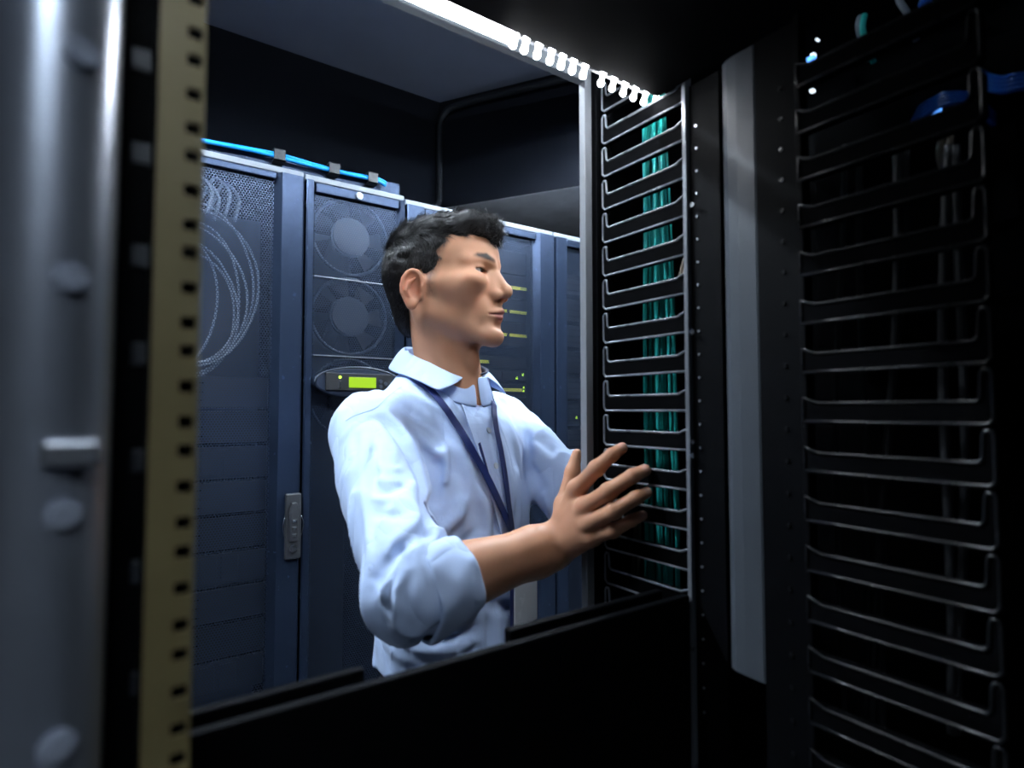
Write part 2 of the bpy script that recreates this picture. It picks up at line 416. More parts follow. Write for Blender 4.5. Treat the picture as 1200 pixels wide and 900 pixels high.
# display pod on the cooling unit
dc = onY(419, 449, RY - 0.02); dx, dz = xm, float(dc[2])
L = xm - XY(364.5, 447); H = (ZY(415, 431) - ZY(415, 467)) / 2
oval = [(dx + L * math.cos(t) * (1 if True else 1), dz + H * math.copysign(abs(math.sin(t)) ** 0.9, math.sin(t))) for t in np.linspace(0, 2 * math.pi, 49)[:-1]]
pod = prism('display_panel', oval, 1, RY - 0.034, RY + 0.01, M['lcdbody'], dU, 0.006)
pod['label'] = 'oval dark control pod with a green display'
tube('display_rim', [(dx + L * 1.0 * math.cos(t), RY - 0.034, dz + H * 1.0 * math.sin(t)) for t in np.linspace(0, math.pi, 40)], 0.0022, M['fan'], dU, 6)
yb = RY - 0.0355
box('display_face', (XY(379), yb - 0.004, ZY(400, 458)), (dx + (dx - XY(379)), yb + 0.003, ZY(400, 438)), M['server'], dU, 0.0015)
box('screen', (XY(405.5), yb - 0.0055, ZY(420, 455)), (XY(436.5), yb - 0.003, ZY(420, 443)), M['lcd'], dU, 0.0008)['label'] = 'glowing green display'
for k, py in enumerate((442, 446.5, 450.5, 454.5)):
    p = onY(398.5, py, yb - 0.004)
    disc('indicator', (p[0], yb - 0.0045, p[2]), (0, 1, 0), 0.0042 if k == 0 else 0.003, 0.002, M['ledg'] if k == 0 else M['chrome'], dU, 10)
for px, py in ((446, 447), (446, 453), (452, 450)):
    p = onY(px, py, yb - 0.004)
    disc('button', (p[0], yb - 0.005, p[2]), (0, 1, 0), 0.006, 0.004, M['fan'], dU, 12, 0.001)

# ---------------------------------------------------------------- servers behind the doors
U = 0.04445
def server(x0, x1, z0, u, kind, label, grp, lab=None, led=None):
    h = u * U - 0.003
    y0 = RY + 0.075
    root = thing('rack_server', label, 'server', ((x0 + x1) / 2, y0 + 0.2, z0), grp)
    box('chassis', (x0 + 0.02, y0 + 0.006, z0), (x1 - 0.02, y0 + 0.40, z0 + h), M['server'], root)
    box('bezel', (x0, y0, z0), (x1, y0 + 0.007, z0 + h), M['server_g'] if kind else M['server'], root, 0.001)
    if kind == 2:
        n = 7
        w = (x1 - x0 - 0.09) / n
        for i in range(n):
            box('drive_bay', (x0 + 0.03 + i * w, y0 - 0.004, z0 + 0.008), (x0 + 0.03 + (i + 0.82) * w, y0 + 0.002, z0 + h - 0.008), M['server_g'], root, 0.001)
    else:
        for s in (0.22, 0.5, 0.78)[:max(1, u + 1)]:
            box('vent_slot', (x0 + 0.05, y0 - 0.0015, z0 + h * s - 0.0015), (x0 + 0.30, y0 + 0.001, z0 + h * s + 0.0015), M['dark'], root)
    if lab is not None:
        for a, b in lab:
            box('label_strip', (a, y0 - 0.004, z0 + h * 0.45 - 0.0055), (b, y0 + 0.001, z0 + h * 0.45 + 0.0055), M['yellow'], root)['label'] = 'yellow label strip'
    for (lx, lz) in (led or []):
        box('indicator', (lx - 0.003, y0 - 0.003, z0 + lz - 0.004), (lx + 0.003, y0, z0 + lz + 0.004), M['ledg'], root)
    return root
YS = RY + 0.072
sx0, sx1 = xB + 0.075, xC - 0.075
grpB = 'servers in the yellow labelled rack'
def zs(py): return ZY(600, py, YS)
LA, LB, LC_ = XY(583, 340, YS), XY(594, 340, YS), XY(597.5, 340, YS)
LD = XY(617, 340, YS)
for k, py in enumerate((309, 337, 365, 393), 1):
    z = zs(py) - (2 * U - 0.003) * 0.45
    server(sx0, sx1, z, 2, 0 if k != 1 else 1, 'dark two unit server carrying two yellow label strips' if k >= 2 else 'grey plain two unit server above the yellow labelled ones', grpB,
           [(LA, LB), (LC_, LD)] if k >= 2 else None)
z = zs(425) - U * 0.45
server(sx0, sx1, z, 1, 0, 'slim one unit server with a yellow strip near its middle', grpB, [(XY(540, 425, YS), XY(573, 425, YS))])
z = zs(440.5) - U * 0.45
server(sx0, sx1, z, 1, 2, 'slim server with a row of square drive bays and two green lights', grpB, None, [(XY(606, 436, YS), 0.012), (XY(613, 434, YS), 0.026)])
z = zs(456.5) - U * 0.45
server(sx0, sx1, z, 1, 0, 'slim server with one yellow strip and green lights below the drive bays', grpB, [(XY(590, 458, YS), XY(612, 458, YS))], [(XY(614, 457, YS), 0.016), (XY(614, 457, YS), 0.028)])
for k in range(6):
    z -= 0.096
    server(sx0, sx1, z, 2, k % 2, ['dark two unit server low in the yellow labelled rack', 'grey faced two unit server low in the yellow labelled rack'][k % 2], grpB, [(XY(600, 480, YS), XY(613, 480, YS))] if k == 0 else None)
# left rack and right rack
ax0, ax1 = xA - 0.60 + 0.06, xA - 0.075
z = ZY(280, 440, YS)
for k in range(9):
    server(ax0, ax1, z - 0.09 - 0.097 * k, 2, (1, 0, 2)[k % 3], ['grey faced server below the coiled pale cables', 'dark faced server below the coiled pale cables', 'storage server with drive bays below the coiled pale cables'][k % 3], 'servers in the coiled cable rack')
cx0, cx1 = xC + 0.075, xC + 0.54
for k in range(10):
    server(cx0, cx1, ZT - 0.22 - 0.105 * k, 2, (1, 0)[k % 2], ['grey faced server in the rack beside the white upright', 'dark faced server in the rack beside the white upright'][k % 2], 'servers in the furthest rack', None, [(XY(675.5, 406, YS), 0.03)] if k == 5 else None)
# coils of pale cable hung behind the left door
for k in range(7):
    ctr = onY(222 + (0, -9, 6, -14, 3, -6, -18)[k], 338 + (0, 14, -6, 22, 4, 30, 12)[k], RY + 0.05)
    ra = (0.165, 0.150, 0.138, 0.145, 0.120, 0.128, 0.105)[k]; rb = (0.21, 0.20, 0.215, 0.185, 0.19, 0.17, 0.18)[k]
    a = np.linspace(-0.5 * math.pi, 1.5 * math.pi, 48)
    pts = [(ctr[0] + ra * math.cos(t) * (1 + 0.05 * math.sin(2 * t + k)), RY + 0.020 + 0.0075 * k, ctr[2] + rb * math.sin(t)) for t in a]
    tag(tube('patch_cable', pts, 0.0033, M['palecable'], None, 7), 'pale cable looped in the coil behind the left mesh door', 'cable', 'coiled pale cables')
for k, (px, py) in enumerate(((243, 214), (251, 222), (264, 218), (275, 224))):
    p = onY(px, py, RY + 0.021 + 0.0115 * k)
    pts = [p + np.array([-0.06, 0, -0.03 - 0.01 * k]), p + np.array([-0.03, 0, 0.012]), p, p + np.array([0.012, 0, -0.03]), p + np.array([0.0, 0, -0.085])]
    tag(tube('patch_cable', smooth_pts(pts, 22), [0.0052] * 22, M['palecable'], None, 8), 'thick pale cable arching over the top of the coil', 'cable', 'arching pale cables')

# ---------------------------------------------------------------- cable tray and blue cables on the rack tops
ty = RY + 0.10
zt0 = ZT + 0.004
ztray = float(onY(440, 209.5, ty)[2])
xt = float(onY(468, 216, ty)[0])
tray = thing('cable_tray', 'long grey metal cable tray lying on the rack tops', 'cable tray', ((xt - 1.3) / 2, ty + 0.06, zt0))
boxes('channel', [((-1.3, ty, zt0 + 0.002), (xt, ty + 0.003, ztray)), ((-1.3, ty, zt0 + 0.001), (xt, ty + 0.15, zt0 + 0.004)), ((-1.3, ty + 0.147, zt0 + 0.002), (xt, ty + 0.15, ztray))], M['door'], tray)
box('end_plate', (xt - 0.004, ty + 0.001, zt0 + 0.003), (xt, ty + 0.15, ztray - 0.001), M['door'], tray)
for k in range(2):
    dpx = [(200, 155.5), (253, 168), (300, 177.5), (330, 184), (372, 195), (405, 203.5), (440, 211), (452, 216)]
    yy = ty - 0.012 - 0.009 * k
    pts = []
    for i, (a, b) in enumerate(dpx):
        p = onY(a, b + (0.5 if k else -1.4) + 0.8 * math.sin(i * 1.7 + k * 2), yy); pts.append(p)
    pts[0] = pts[1] + (pts[1] - pts[2]) * 3.0
    cbl = tube('blue_cable', smooth_pts(pts, 60), 0.0058, M['blue'], None, 8)
    tag(cbl, 'bright blue cable clipped along the front of the cable tray', 'cable', 'blue cables on the tray')
for px, py in ((327, 183), (391, 199), (436, 209.5)):
    p = onY(px, py, ty - 0.02)
    boxes('cable_clip', [((p[0] - 0.016, ty - 0.032, p[2] - 0.017), (p[0] + 0.016, ty - 0.028, p[2] + 0.019)), ((p[0] - 0.016, ty - 0.032, p[2] + 0.016), (p[0] + 0.016, ty + 0.001, p[2] + 0.019)), ((p[0] - 0.016, ty - 0.032, p[2] - 0.017), (p[0] + 0.016, ty + 0.001, p[2] - 0.014))], M['shell'], tray)

# ================================================================ the open rack the camera looks through
XM = 0.54                        # plane of the vertical cable managers
def rel(z): return CAM_Z + z
# ---- frame at the aisle side
fr = thing('open_rack', 'white painted upright and top rail framing the open rack', 'rack frame', (0.526, 0.581, 0))
ztopf = float(onY(686, 84, 0.578)[2])
box('upright', (0.520, 0.575, 0.0), (0.532, 0.587, ztopf + 0.004), M['upright'], fr, 0.0008)
zr = float(onY(600, 58.5, 0.575)[2])
box('top_rail', (-0.9, 0.575, zr), (0.520, 0.587, zr + 0.026), M['toprail'], fr, 0.0008)
box('side_flange', (0.532, 0.566, 0.0), (0.5455, 0.600, 1.835), M['black'], fr, 0.0008)
# neighbouring cabinet on the near row, closing the space behind the cable managers
nb = thing('side_cabinet', 'black cabinet flank behind the two vertical cable managers', 'cabinet', (0.95, 0.2, 0))
box('front_panel', (0.5455, 0.588, 0.0), (1.6, 0.60, 1.835), M['black'], nb)
box('side_panel', (0.70, -0.35, 0.0), (0.712, 0.588, 1.822), M['dark'], nb)
box('added_top_cover', (0.5455, -0.35, 1.822), (1.6, 0.588, 1.835), M['black'], nb)  # unseen cover added to keep overhead light out of the cable trough
# ---- overhead chassis whose underside darkens the top right
ov = thing('rack_chassis', 'black equipment chassis filling the rack above the opening', 'chassis', (0.2, 0.1, rel(0.36)))
ze = float(onY(600, 38, 0.457)[2])
box('casing', (0.07, -0.42, ze), (0.529, 0.457, ze + 0.10), M['black'], ov, 0.002)
box('front_lip', (0.07, 0.457, ze + 0.012), (0.519, 0.463, ze + 0.045), M['black'], ov, 0.001)
# ---- light strip under the chassis edge
ls = thing('led_strip', 'bright white light strip with bare bulbs under the black chassis edge', 'light strip', (0.2, 0.47, ze))
ys = 0.470
xs_end = float(onY(604, 41, ys)[0])
zs0 = float(onY(600, 41, ys)[2])
box('carrier', (0.07, ys - 0.007, zs0 + 0.006), (0.519, ys + 0.008, zs0 + 0.014), M['black'], ls, 0.001)
bm = bmesh.new()
me = tube_mesh('diffuser', [(0.07, ys, zs0), (xs_end - 0.004, ys, zs0), (xs_end, ys, zs0)], [0.0085, 0.0085, 0.006], 14)
dfo = link('diffuser', me, M['strip'], ls)
tube('wire', [(xs_end - 0.003, ys, zs0 + 0.001), (0.519, ys, zs0 + 0.001)], 0.0012, M['wire_shadecable'], ls, 6)
bulb_pts = [(0, -0.011, 0.0035), (0, -0.0095, 0.0062), (0, -0.006, 0.0068), (0, -0.002, 0.0048), (0, 0.002, 0.0048), (0, 0.006, 0.0068), (0, 0.0095, 0.0062), (0, 0.011, 0.0035)]
bme = tube_mesh('bulb', [(0, p[1] * 0.30, -p[1] * 0.72) for p in bulb_pts], [p[2] * 0.48 for p in bulb_pts], 12)
bme.materials.append(M['bulb'])
for px in (602, 615, 630, 645, 658, 671, 684, 705, 718, 731, 743, 755, 767):
    p = onY(px, 42 + (px - 600) * 0.47, ys)
    b = link('bulb', bme, None, ls); b.location = (float(p[0]), ys - 0.001, zs0 - 0.004)

# ---- blanking panel along the bottom of the opening
yp = 0.42
zp = float(onY(516, 780, yp)[2])
bp = thing('blanking_panel', 'black blanking panel across the rack below the opening', 'panel', (0.2, yp, 0.7))
box('panel', (-0.35, yp, 0.25), (0.5305, yp + 0.010, zp), M['black'], bp, 0.002)
zq = float(onY(325, 808, 0.452)[2])
x1 = float(onY(426, 784, 0.452)[0]); x2 = float(onY(595, 742, 0.452)[0])
for a, b in ((-0.35, x1), (x2, 0.519)):
    o = box('support_rail', (a, 0.448, zq - 0.05), (b, 0.458, zq), M['black'], bp, 0.002)
box('rail_bridge', (-0.35, yp + 0.010, zq - 0.09), (0.519, 0.448, zq - 0.06), M['black'], bp)
box('rail_web', (-0.35, 0.448, zq - 0.11), (0.519, 0.458, zq - 0.0495), M['black'], bp)

# ---- vertical cable managers
def finger_mesh(name, y_root, y_tip, H, hook, th, bead=0.0014, bm_='bead'):
    """L-shaped finger in the y/z plane: bar from root to tip with an upturned end"""
    s = 1 if y_tip > y_root else -1
    a = abs(y_tip - y_root); w = 0.0065
    poly = [(0, 0), (a - 0.004, 0), (a, 0.004), (a, hook - 0.003), (a - 0.002, hook), (a - w + 0.001, hook), (a - w, hook - 0.003), (a - w - 0.001, H + 0.003), (a - w - 0.004, H), (0.012, H), (0.0, H + 0.005)]
    bm = bmesh.new()
    A = [bm.verts.new((-th / 2, s * p[0], p[1])) for p in poly]; B = [bm.verts.new((th / 2, s * p[0], p[1])) for p in poly]
    n = len(poly)
    # rim bead: the outline stands proud, the web between is recessed
    fa = bm.faces.new(A); fb = bm.faces.new(B[::-1])
    for i in range(n): bm.faces.new([A[i], B[i], B[(i + 1) % n], A[(i + 1) % n]])
    bmesh.ops.recalc_face_normals(bm, faces=bm.faces)
    nweb = len(bm.faces)
    # rounded bead all round the outline
    out = [(-th / 2, s * p[0], p[1]) for p in poly]
    dense = []
    for i in range(n):
        a_, b_ = np.array(out[i]), np.array(out[(i + 1) % n]); L_ = np.linalg.norm(b_ - a_)
        m_ = max(1, min(4, int(L_ / 0.004)))
        for j in range(m_): dense.append(a_ + (b_ - a_) * j / m_)
    dense.append(dense[0]); dense.append(dense[1])
    t_ = tube_mesh('bead', dense, bead, 8); bm.from_mesh(t_); bpy.data.meshes.remove(t_)
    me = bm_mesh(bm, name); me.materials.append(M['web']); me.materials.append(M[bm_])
    for p in me.polygons:
        if p.index >= nweb: p.material_index = 1; p.use_smooth = len(p.vertices) == 4
    return me
PITCHU = 0.04445
yn1 = float(onX(808, 430, XM)[1]); yf1 = float(onX(711, 430, XM)[1])
m1 = thing('cable_manager', 'black vertical cable manager with hooked fingers in front of teal cables', 'cable manager', (XM, (yn1 + yf1) / 2, 0))
fm1 = finger_mesh('finger', yn1, yf1, 0.019, 0.0385, 0.010)
zb = float(onX(711, 247, XM)[2])
k0 = -8
for k in range(-19, 9):
    z = zb + k * PITCHU
    if z > ze + 0.06 or z < 0.55: continue
    f = link('finger', fm1, None, m1); f.location = (XM, yn1, z)
box('edge_bar', (XM - 0.007, yn1 - 0.0045, 0.3), (XM + 0.004, yn1 + 0.001, ze + 0.06), M['bead'], m1, 0.001)
box('rear_bar', (XM + 0.006, yf1 - 0.002, 0.3), (XM + 0.012, yf1 + 0.01, ze + 0.1), M['black'], m1, 0.001)
yc0 = float(onX(847, 430, XM)[1])
box('channel_wall', (XM, yc0, 0.3), (XM + 0.006, yn1 - 0.0045, ze), M['black'], m1)
for k in range(26):
    for dzz in ((0.0,) if k % 3 else (0.0,)):
        z = ze - 0.05 - k * 0.026
        p = onX(820, 430, XM)
        disc('hole_rivet', (XM - 0.0005, p[1], z), (1, 0, 0), 0.0014, 0.002, M['steel'], m1, 8)
for py in (240, 389, 518, 534):
    p = onX(812, py, XM - 0.007)
    disc('screw', (XM - 0.0075, p[1], p[2]), (1, 0, 0), 0.0028, 0.002, M['chrome'], m1, 10)

# grey divider panel between the managers
yd0 = float(onX(892.5, 430, XM - 0.01)[1]); yd1 = float(onX(848, 430, XM - 0.01)[1])
dv = thing('divider_post', 'smooth grey rounded divider post between the two cable managers', 'post', (XM, (yd0 + yd1) / 2, 0))
zdb = float(onX(893, 800, XM - 0.01)[2])
pl = [(XM + 0.02, yd1 + 0.003), (XM - 0.004, yd1), (XM - 0.0085, yd1 - 0.008), (XM - 0.010, yd1 - 0.02), (XM - 0.010, yd0 + 0.004), (XM - 0.0085, yd0 + 0.001), (XM - 0.005, yd0), (XM + 0.02, yd0)]
prism('panel', pl, 2, zdb, ze, M['divider'], dv)
for py in (465, 800):
    p = onX(895, py, XM - 0.01)
    disc('screw', (XM - 0.006, yd0 - 0.002, p[2]), (1, 0.3, 0), 0.003, 0.004, M['chrome'], dv, 10)

# second manager, nearer
X2 = 0.525
yr2 = float(onX(945, 430, X2)[1]); yt2 = float(onX(1166, 430, X2)[1])
m2 = thing('cable_manager', 'black vertical cable manager in deep shade with fingers hooked the other way', 'cable manager', (X2, (yr2 + yt2) / 2, 0))
fm2 = finger_mesh('finger', yr2, yt2, 0.0165, 0.040, 0.012, 0.0014, 'gloss')  # bead blacker than the first manager's, its shade put into the colour
zb2 = float(onX(955, 494, X2)[2])
for k in range(-9, 9):
    z = zb2 + k * PITCHU
    if z > ze - 0.03: continue
    f = link('finger', fm2, None, m2); f.location = (X2, yr2, z)
box('edge_bar', (X2 - 0.004, yr2 - 0.002, 0.5), (X2 + 0.010, yr2 + 0.004, ze), M['black'], m2, 0.001)
box('channel_wall', (X2 + 0.004, yr2 + 0.004, 0.5), (X2 + 0.010, yd0 + 0.001, ze), M['black'], m2)
for k in range(22):
    p = onX(918, 430, X2)
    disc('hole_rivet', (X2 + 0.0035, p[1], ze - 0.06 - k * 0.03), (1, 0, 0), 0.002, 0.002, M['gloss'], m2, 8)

# ---- teal cables behind the first manager
random.seed(11)
for k in range(13):
    t = k / 12.0
    pxt = 753 + 24 * t; pxb = 757 + 42 * t
    XX = 0.588 + 0.008 * (k % 5)      # five layers deep, so that no two cables share a place
    pts = []
    for j, py in enumerate((60, 150, 260, 380, 500, 610, 720)):
        s = (py - 60) / 660.0
        px = pxt * (1 - s) + pxb * s + random.uniform(-1.5, 1.5) + (4 * s * math.sin(s * 5 + k) if k > 9 else 0)
        pts.append(onX(px, py, XX + 0.002 * math.sin(j)))
    pts[0] = pts[1] + (pts[0] - pts[1]) * ((1.815 - pts[1][2]) / (pts[0][2] - pts[1][2]))   # ends below the top cover
    pts.append(pts[-1] + np.array([0, 0, -0.15]))
    tag(tube('fibre_cable', smooth_pts(pts, 44), 0.0016 + 0.0005 * (k % 3), M['teal'], None, 7), 'teal fibre cable hanging down inside the cable manager', 'cable', 'teal cables behind the fingers')
for k in range(3):
    pts = [onX(790 + 5 * k, 345, 0.60), onX(796 + 4 * k, 326, 0.595), onX(801 + 4 * k, 308, 0.60), onX(806 + 4 * k, 290, 0.62)]
    tag(tube('patch_cable', smooth_pts(pts, 16), 0.0022, M['beige'], None, 7), 'short beige cable bent beside the teal bundle', 'cable', 'beige cables by the teal bundle')
for k, (a, b) in enumerate(((750, 795), (745, 788))):
    pts = [onX(a + 3, 560, 0.62), onX(a, 600, 0.615), onX(a - 1, 640, 0.61), onX(a - 4, 690, 0.62)]
    tag(tube('patch_cable', smooth_pts(pts, 16), 0.0026, M['beige'], None, 7), 'dull beige cable hanging low beside the teal bundle', 'cable', 'low beige cables')
# ---- cables behind the second manager, their deep shade put into dark jackets
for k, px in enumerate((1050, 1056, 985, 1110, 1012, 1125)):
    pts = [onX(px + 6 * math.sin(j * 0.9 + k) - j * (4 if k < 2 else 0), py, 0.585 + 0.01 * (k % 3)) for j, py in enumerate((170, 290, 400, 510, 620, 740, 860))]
    tag(tube('patch_cable', smooth_pts(pts, 40), 0.0030 + 0.0006 * (k % 2), M['wire_shadecable'], None, 7),
        'cable darkened in place of shade, hanging behind the second manager', 'cable', 'cables behind the shaded fingers')
# ---- blue patch cables and a patch panel in the dark upper corner
sw = thing('network_switch', 'dark network switch with small added lights in the shaded upper corner', 'switch', (0.66, 0.2, 1.6))
box('plate', (0.66, 0.05, 1.42), (0.668, 0.34, ze - 0.03), M['dark'], sw, 0.001)
for k in range(6):
    for j in range(3):
        box('port', (0.657, 0.075 + k * 0.042, 1.45 + j * 0.07), (0.661, 0.095 + k * 0.042, 1.468 + j * 0.07), M['dark'], sw)
for px, py, s in ((952, 64, 0.0022), (957, 46, 0.0012), (951, 106, 0.0022)):
    p = onX(px, py, 0.655)
    box('indicator', (0.654, p[1] - s, p[2] - s * 0.7), (0.660, p[1] + s, p[2] + s * 0.7), M['ledw'], sw)
for px, py in ((948, 70), (1093, 128)):
    p = onX(px, py, 0.655)
    box('indicator', (0.654, p[1] - 0.006, p[2] - 0.004), (0.660, p[1] + 0.006, p[2] + 0.003), M['ledb'], sw)  # added glow, meant to light the blue cables in this corner
for k in range(4):
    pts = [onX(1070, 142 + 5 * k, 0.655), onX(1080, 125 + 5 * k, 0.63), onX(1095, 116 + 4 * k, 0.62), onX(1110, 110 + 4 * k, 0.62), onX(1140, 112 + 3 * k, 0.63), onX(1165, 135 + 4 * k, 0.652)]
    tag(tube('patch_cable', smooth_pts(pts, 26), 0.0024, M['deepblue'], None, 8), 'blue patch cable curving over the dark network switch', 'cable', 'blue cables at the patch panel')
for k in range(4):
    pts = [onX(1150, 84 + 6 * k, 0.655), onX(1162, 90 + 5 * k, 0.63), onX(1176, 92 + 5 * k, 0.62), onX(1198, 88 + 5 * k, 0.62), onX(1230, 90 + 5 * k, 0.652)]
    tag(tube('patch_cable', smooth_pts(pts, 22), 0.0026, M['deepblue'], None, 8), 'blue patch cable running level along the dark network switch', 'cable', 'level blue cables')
for k, (a, b) in enumerate((((1052, -4), (1063, 16)), ((1080, 12), (1086, -2)), ((1008, 20), (1008, 42)), ((1013, 18), (1013, 44)), ((1104, 160), (1102, 190)), ((1114, 160), (1115, 192)))):
    p0, p1 = onX(*a, 0.64), onX(*b, 0.64)
    tag(tube('patch_cable', smooth_pts([p0, (p0 + p1) / 2 + np.array([-0.004, 0, 0]), p1, p1 + np.array([0.02, 0, -0.02])], 14), 0.0030, [M['palecable'], M['deepblue'], M['palecable'], M['teal'], M['beige'], M['beige']][k], None, 8),
        ['short white cable end sticking out near the chassis', 'short blue cable end sticking out near the chassis', 'short white cable end beside a teal one', 'short teal cable end beside a white one', 'short beige cable stub below the blue cables', 'short beige cable stub below the blue cables'][k], 'cable', 'cable ends in the upper corner')

# ---- left side: chromated mounting rail and pale post close to the lens
ry = 0.295
xr0 = float(onY(176, 450, ry)[0]); xr1 = float(onY(232.5, 450, ry)[0])
mr_ = thing('mounting_rail', 'yellow chromated mounting rail with a column of square holes', 'rail', ((xr0 + xr1) / 2, ry, 0))
hw_ = 0.0030
hxc = float(onY(219, 450, ry)[0])
# sheet with real square holes
zs_h = []
zz = 0.90
i = 0
while zz < 1.78:
    zs_h.append(zz); zz += (0.015875, 0.015875, 0.0127)[i % 3]; i += 1
th = 0.002
lst = [((xr0, ry, 0.3), (hxc - hw_, ry + th, 2.0)), ((hxc + hw_, ry, 0.3), (xr1, ry + th, 2.0))]
edges = [0.3] + [e for z in zs_h for e in (z - 0.0027, z + 0.0027)] + [2.0]
for a, b in zip(edges[0::2], edges[1::2]):
    lst.append(((hxc - hw_, ry, a), (hxc + hw_, ry + th, b)))
boxes('face', lst, M['tan'], mr_)
box('return_flange', (xr0 - 0.001, ry + 0.002, 0.3), (xr0 + 0.0012, ry + 0.03, 2.0), M['black'], mr_)
box('rear_flange', (xr1 - 0.002, ry + 0.004, 0.3), (xr1, ry + 0.03, 2.0), M['black'], mr_)
box('backing', (xr0, ry + 0.012, 0.3), (xr1 - 0.002, ry + 0.014, 2.0), M['black'], mr_)
pc = v2w(V(52, 450, 0.222)); prad = 0.0215
# dark side channel
sc_ = thing('side_channel', 'dark perforated side channel between pale post and mounting rail', 'channel', (xr0 - 0.005, ry - 0.02, 0))
A = v2w(V(186, 450, 0.252)); B = v2w(V(110, 450, 0.27))
boxes('sheet', [((pc[0] - 0.10, ry + 0.0145, 0.3), (xr0 + 0.001, ry + 0.018, 2.0))], M['black'], sc_)
for py in (70, 180, 300, 415, 540, 670, 800):
    p = onY(166, py, ry + 0.0135)
    box('slot', (p[0] - 0.004, ry + 0.013, p[2] - 0.005), (p[0] + 0.004, ry + 0.015, p[2] + 0.005), M['server_g'], sc_, 0.0005)
# pale rounded post
pc = v2w(V(52, 450, 0.222)); prad = 0.0215
pp = thing('rack_post', 'pale rounded steel post with bolt heads close beside the mounting rail', 'post', (pc[0], pc[1], 0))
a = np.linspace(0, 2 * math.pi, 41)[:-1]
o = link('tube', tube_mesh('tube', [(0, 0, z) for z in np.linspace(0, 1.7, 18)], prad, 48, False), M['postmetal'], pp); o.location = (pc[0], pc[1], 0.3)
for px, py in ((97, 322), (90, 608), (86, 890), (118, 50)):
    p = v2w(V(px, py, 0.203))
    n_ = np.array([p[0] - pc[0], p[1] - pc[1], 0]); n_ /= np.linalg.norm(n_)
    q = np.array([pc[0], pc[1], p[2]]) + n_ * prad
    disc('bolt', q, n_, 0.0058, 0.006, M['post'], pp, 16, 0.0015)
p = v2w(V(108, 532, 0.206)); n_ = np.array([p[0] - pc[0], p[1] - pc[1], 0]); n_ /= np.linalg.norm(n_)
q = np.array([pc[0], pc[1], p[2]]) + n_ * prad
box('bracket', q - np.array([0.009, 0.006, 0.005]), q + np.array([0.009, 0.006, 0.005]), M['steel'], pp, 0.002)

# ================================================================ implicit-surface modelling for the person
def nrm3(p): return np.sqrt((p * p).sum(-1))
def smin(a, b, k):
    h = np.clip(0.5 + 0.5 * (b - a) / k, 0, 1)
    return b * (1 - h) + a * h - k * h * (1 - h)
def smax(a, b, k): return -smin(-a, -b, k)
def ell(p, c, r, R=None):
    q = p - np.asarray(c, float)
    if R is not None: q = q @ R
    r = np.asarray(r, float)
    k0 = nrm3(q / r); k1 = nrm3(q / (r * r))
    return k0 * (k0 - 1.0) / np.maximum(k1, 1e-9)
def sph(p, c, r): return nrm3(p - np.asarray(c, float)) - r
def cap(p, a, b, r1, r2):
    a = np.asarray(a, float); b = np.asarray(b, float)
    ba = b - a; pa = p - a
    h = np.clip((pa @ ba) / max(ba @ ba, 1e-12), 0, 1)
    return nrm3(pa - h[:, None] * ba) - (r1 + (r2 - r1) * h)
def ecap(p, a, b, r1, r2, ax, sq):
    """capsule flattened along direction ax by factor sq"""
    ax = np.asarray(ax, float); ax = ax / np.linalg.norm(ax)
    a = np.asarray(a, float)
    def st(v): return v + (v @ ax)[..., None] * ax * (1.0 / sq - 1.0)
    return cap(st(p - a), np.zeros(3), st((np.asarray(b, float) - a)[None])[0], r1, r2) * (sq if sq < 1 else 1.0)
def chain(p, pts, rs, k=0.0):
    d = None
    for i in range(len(pts) - 1):
        e = cap(p, pts[i], pts[i + 1], rs[i], rs[i + 1])
        d = e if d is None else (smin(d, e, k) if k > 0 else np.minimum(d, e))
    return d
def poly_sdf(x, y, poly):
    P = np.array(poly, float); n = len(P)
    d = np.full(x.shape, 1e9); s = np.ones(x.shape)
    for i in range(n):
        j = (i - 1) % n
        ex, ey = P[j, 0] - P[i, 0], P[j, 1] - P[i, 1]
        wx, wy = x - P[i, 0], y - P[i, 1]
        t = np.clip((wx * ex + wy * ey) / (ex * ex + ey * ey), 0, 1)
        d = np.minimum(d, (wx - ex * t) ** 2 + (wy - ey * t) ** 2)
        c1 = y >= P[i, 1]; c2 = y < P[j, 1]; c3 = ex * wy > ey * wx
        flip = (c1 & c2 & c3) | (~c1 & ~c2 & ~c3)
        s = np.where(flip, -s, s)
    return s * np.sqrt(d)
_PERM = np.random.default_rng(3).random((64, 64, 64))
def vnoise(p, sc):
    q = p * sc; i = np.floor(q).astype(int); f = q - i; f = f * f * (3 - 2 * f)
    i = i % 64; j = (i + 1) % 64
    def g(a, b, c): return _PERM[a, b, c]
    x0, y0, z0 = i[:, 0], i[:, 1], i[:, 2]; x1, y1, z1 = j[:, 0], j[:, 1], j[:, 2]
    fx, fy, fz = f[:, 0], f[:, 1], f[:, 2]
    return ((g(x0, y0, z0) * (1 - fx) + g(x1, y0, z0) * fx) * (1 - fy) + (g(x0, y1, z0) * (1 - fx) + g(x1, y1, z0) * fx) * fy) * (1 - fz) + \
           ((g(x0, y0, z1) * (1 - fx) + g(x1, y0, z1) * fx) * (1 - fy) + (g(x0, y1, z1) * (1 - fx) + g(x1, y1, z1) * fx) * fy) * fz

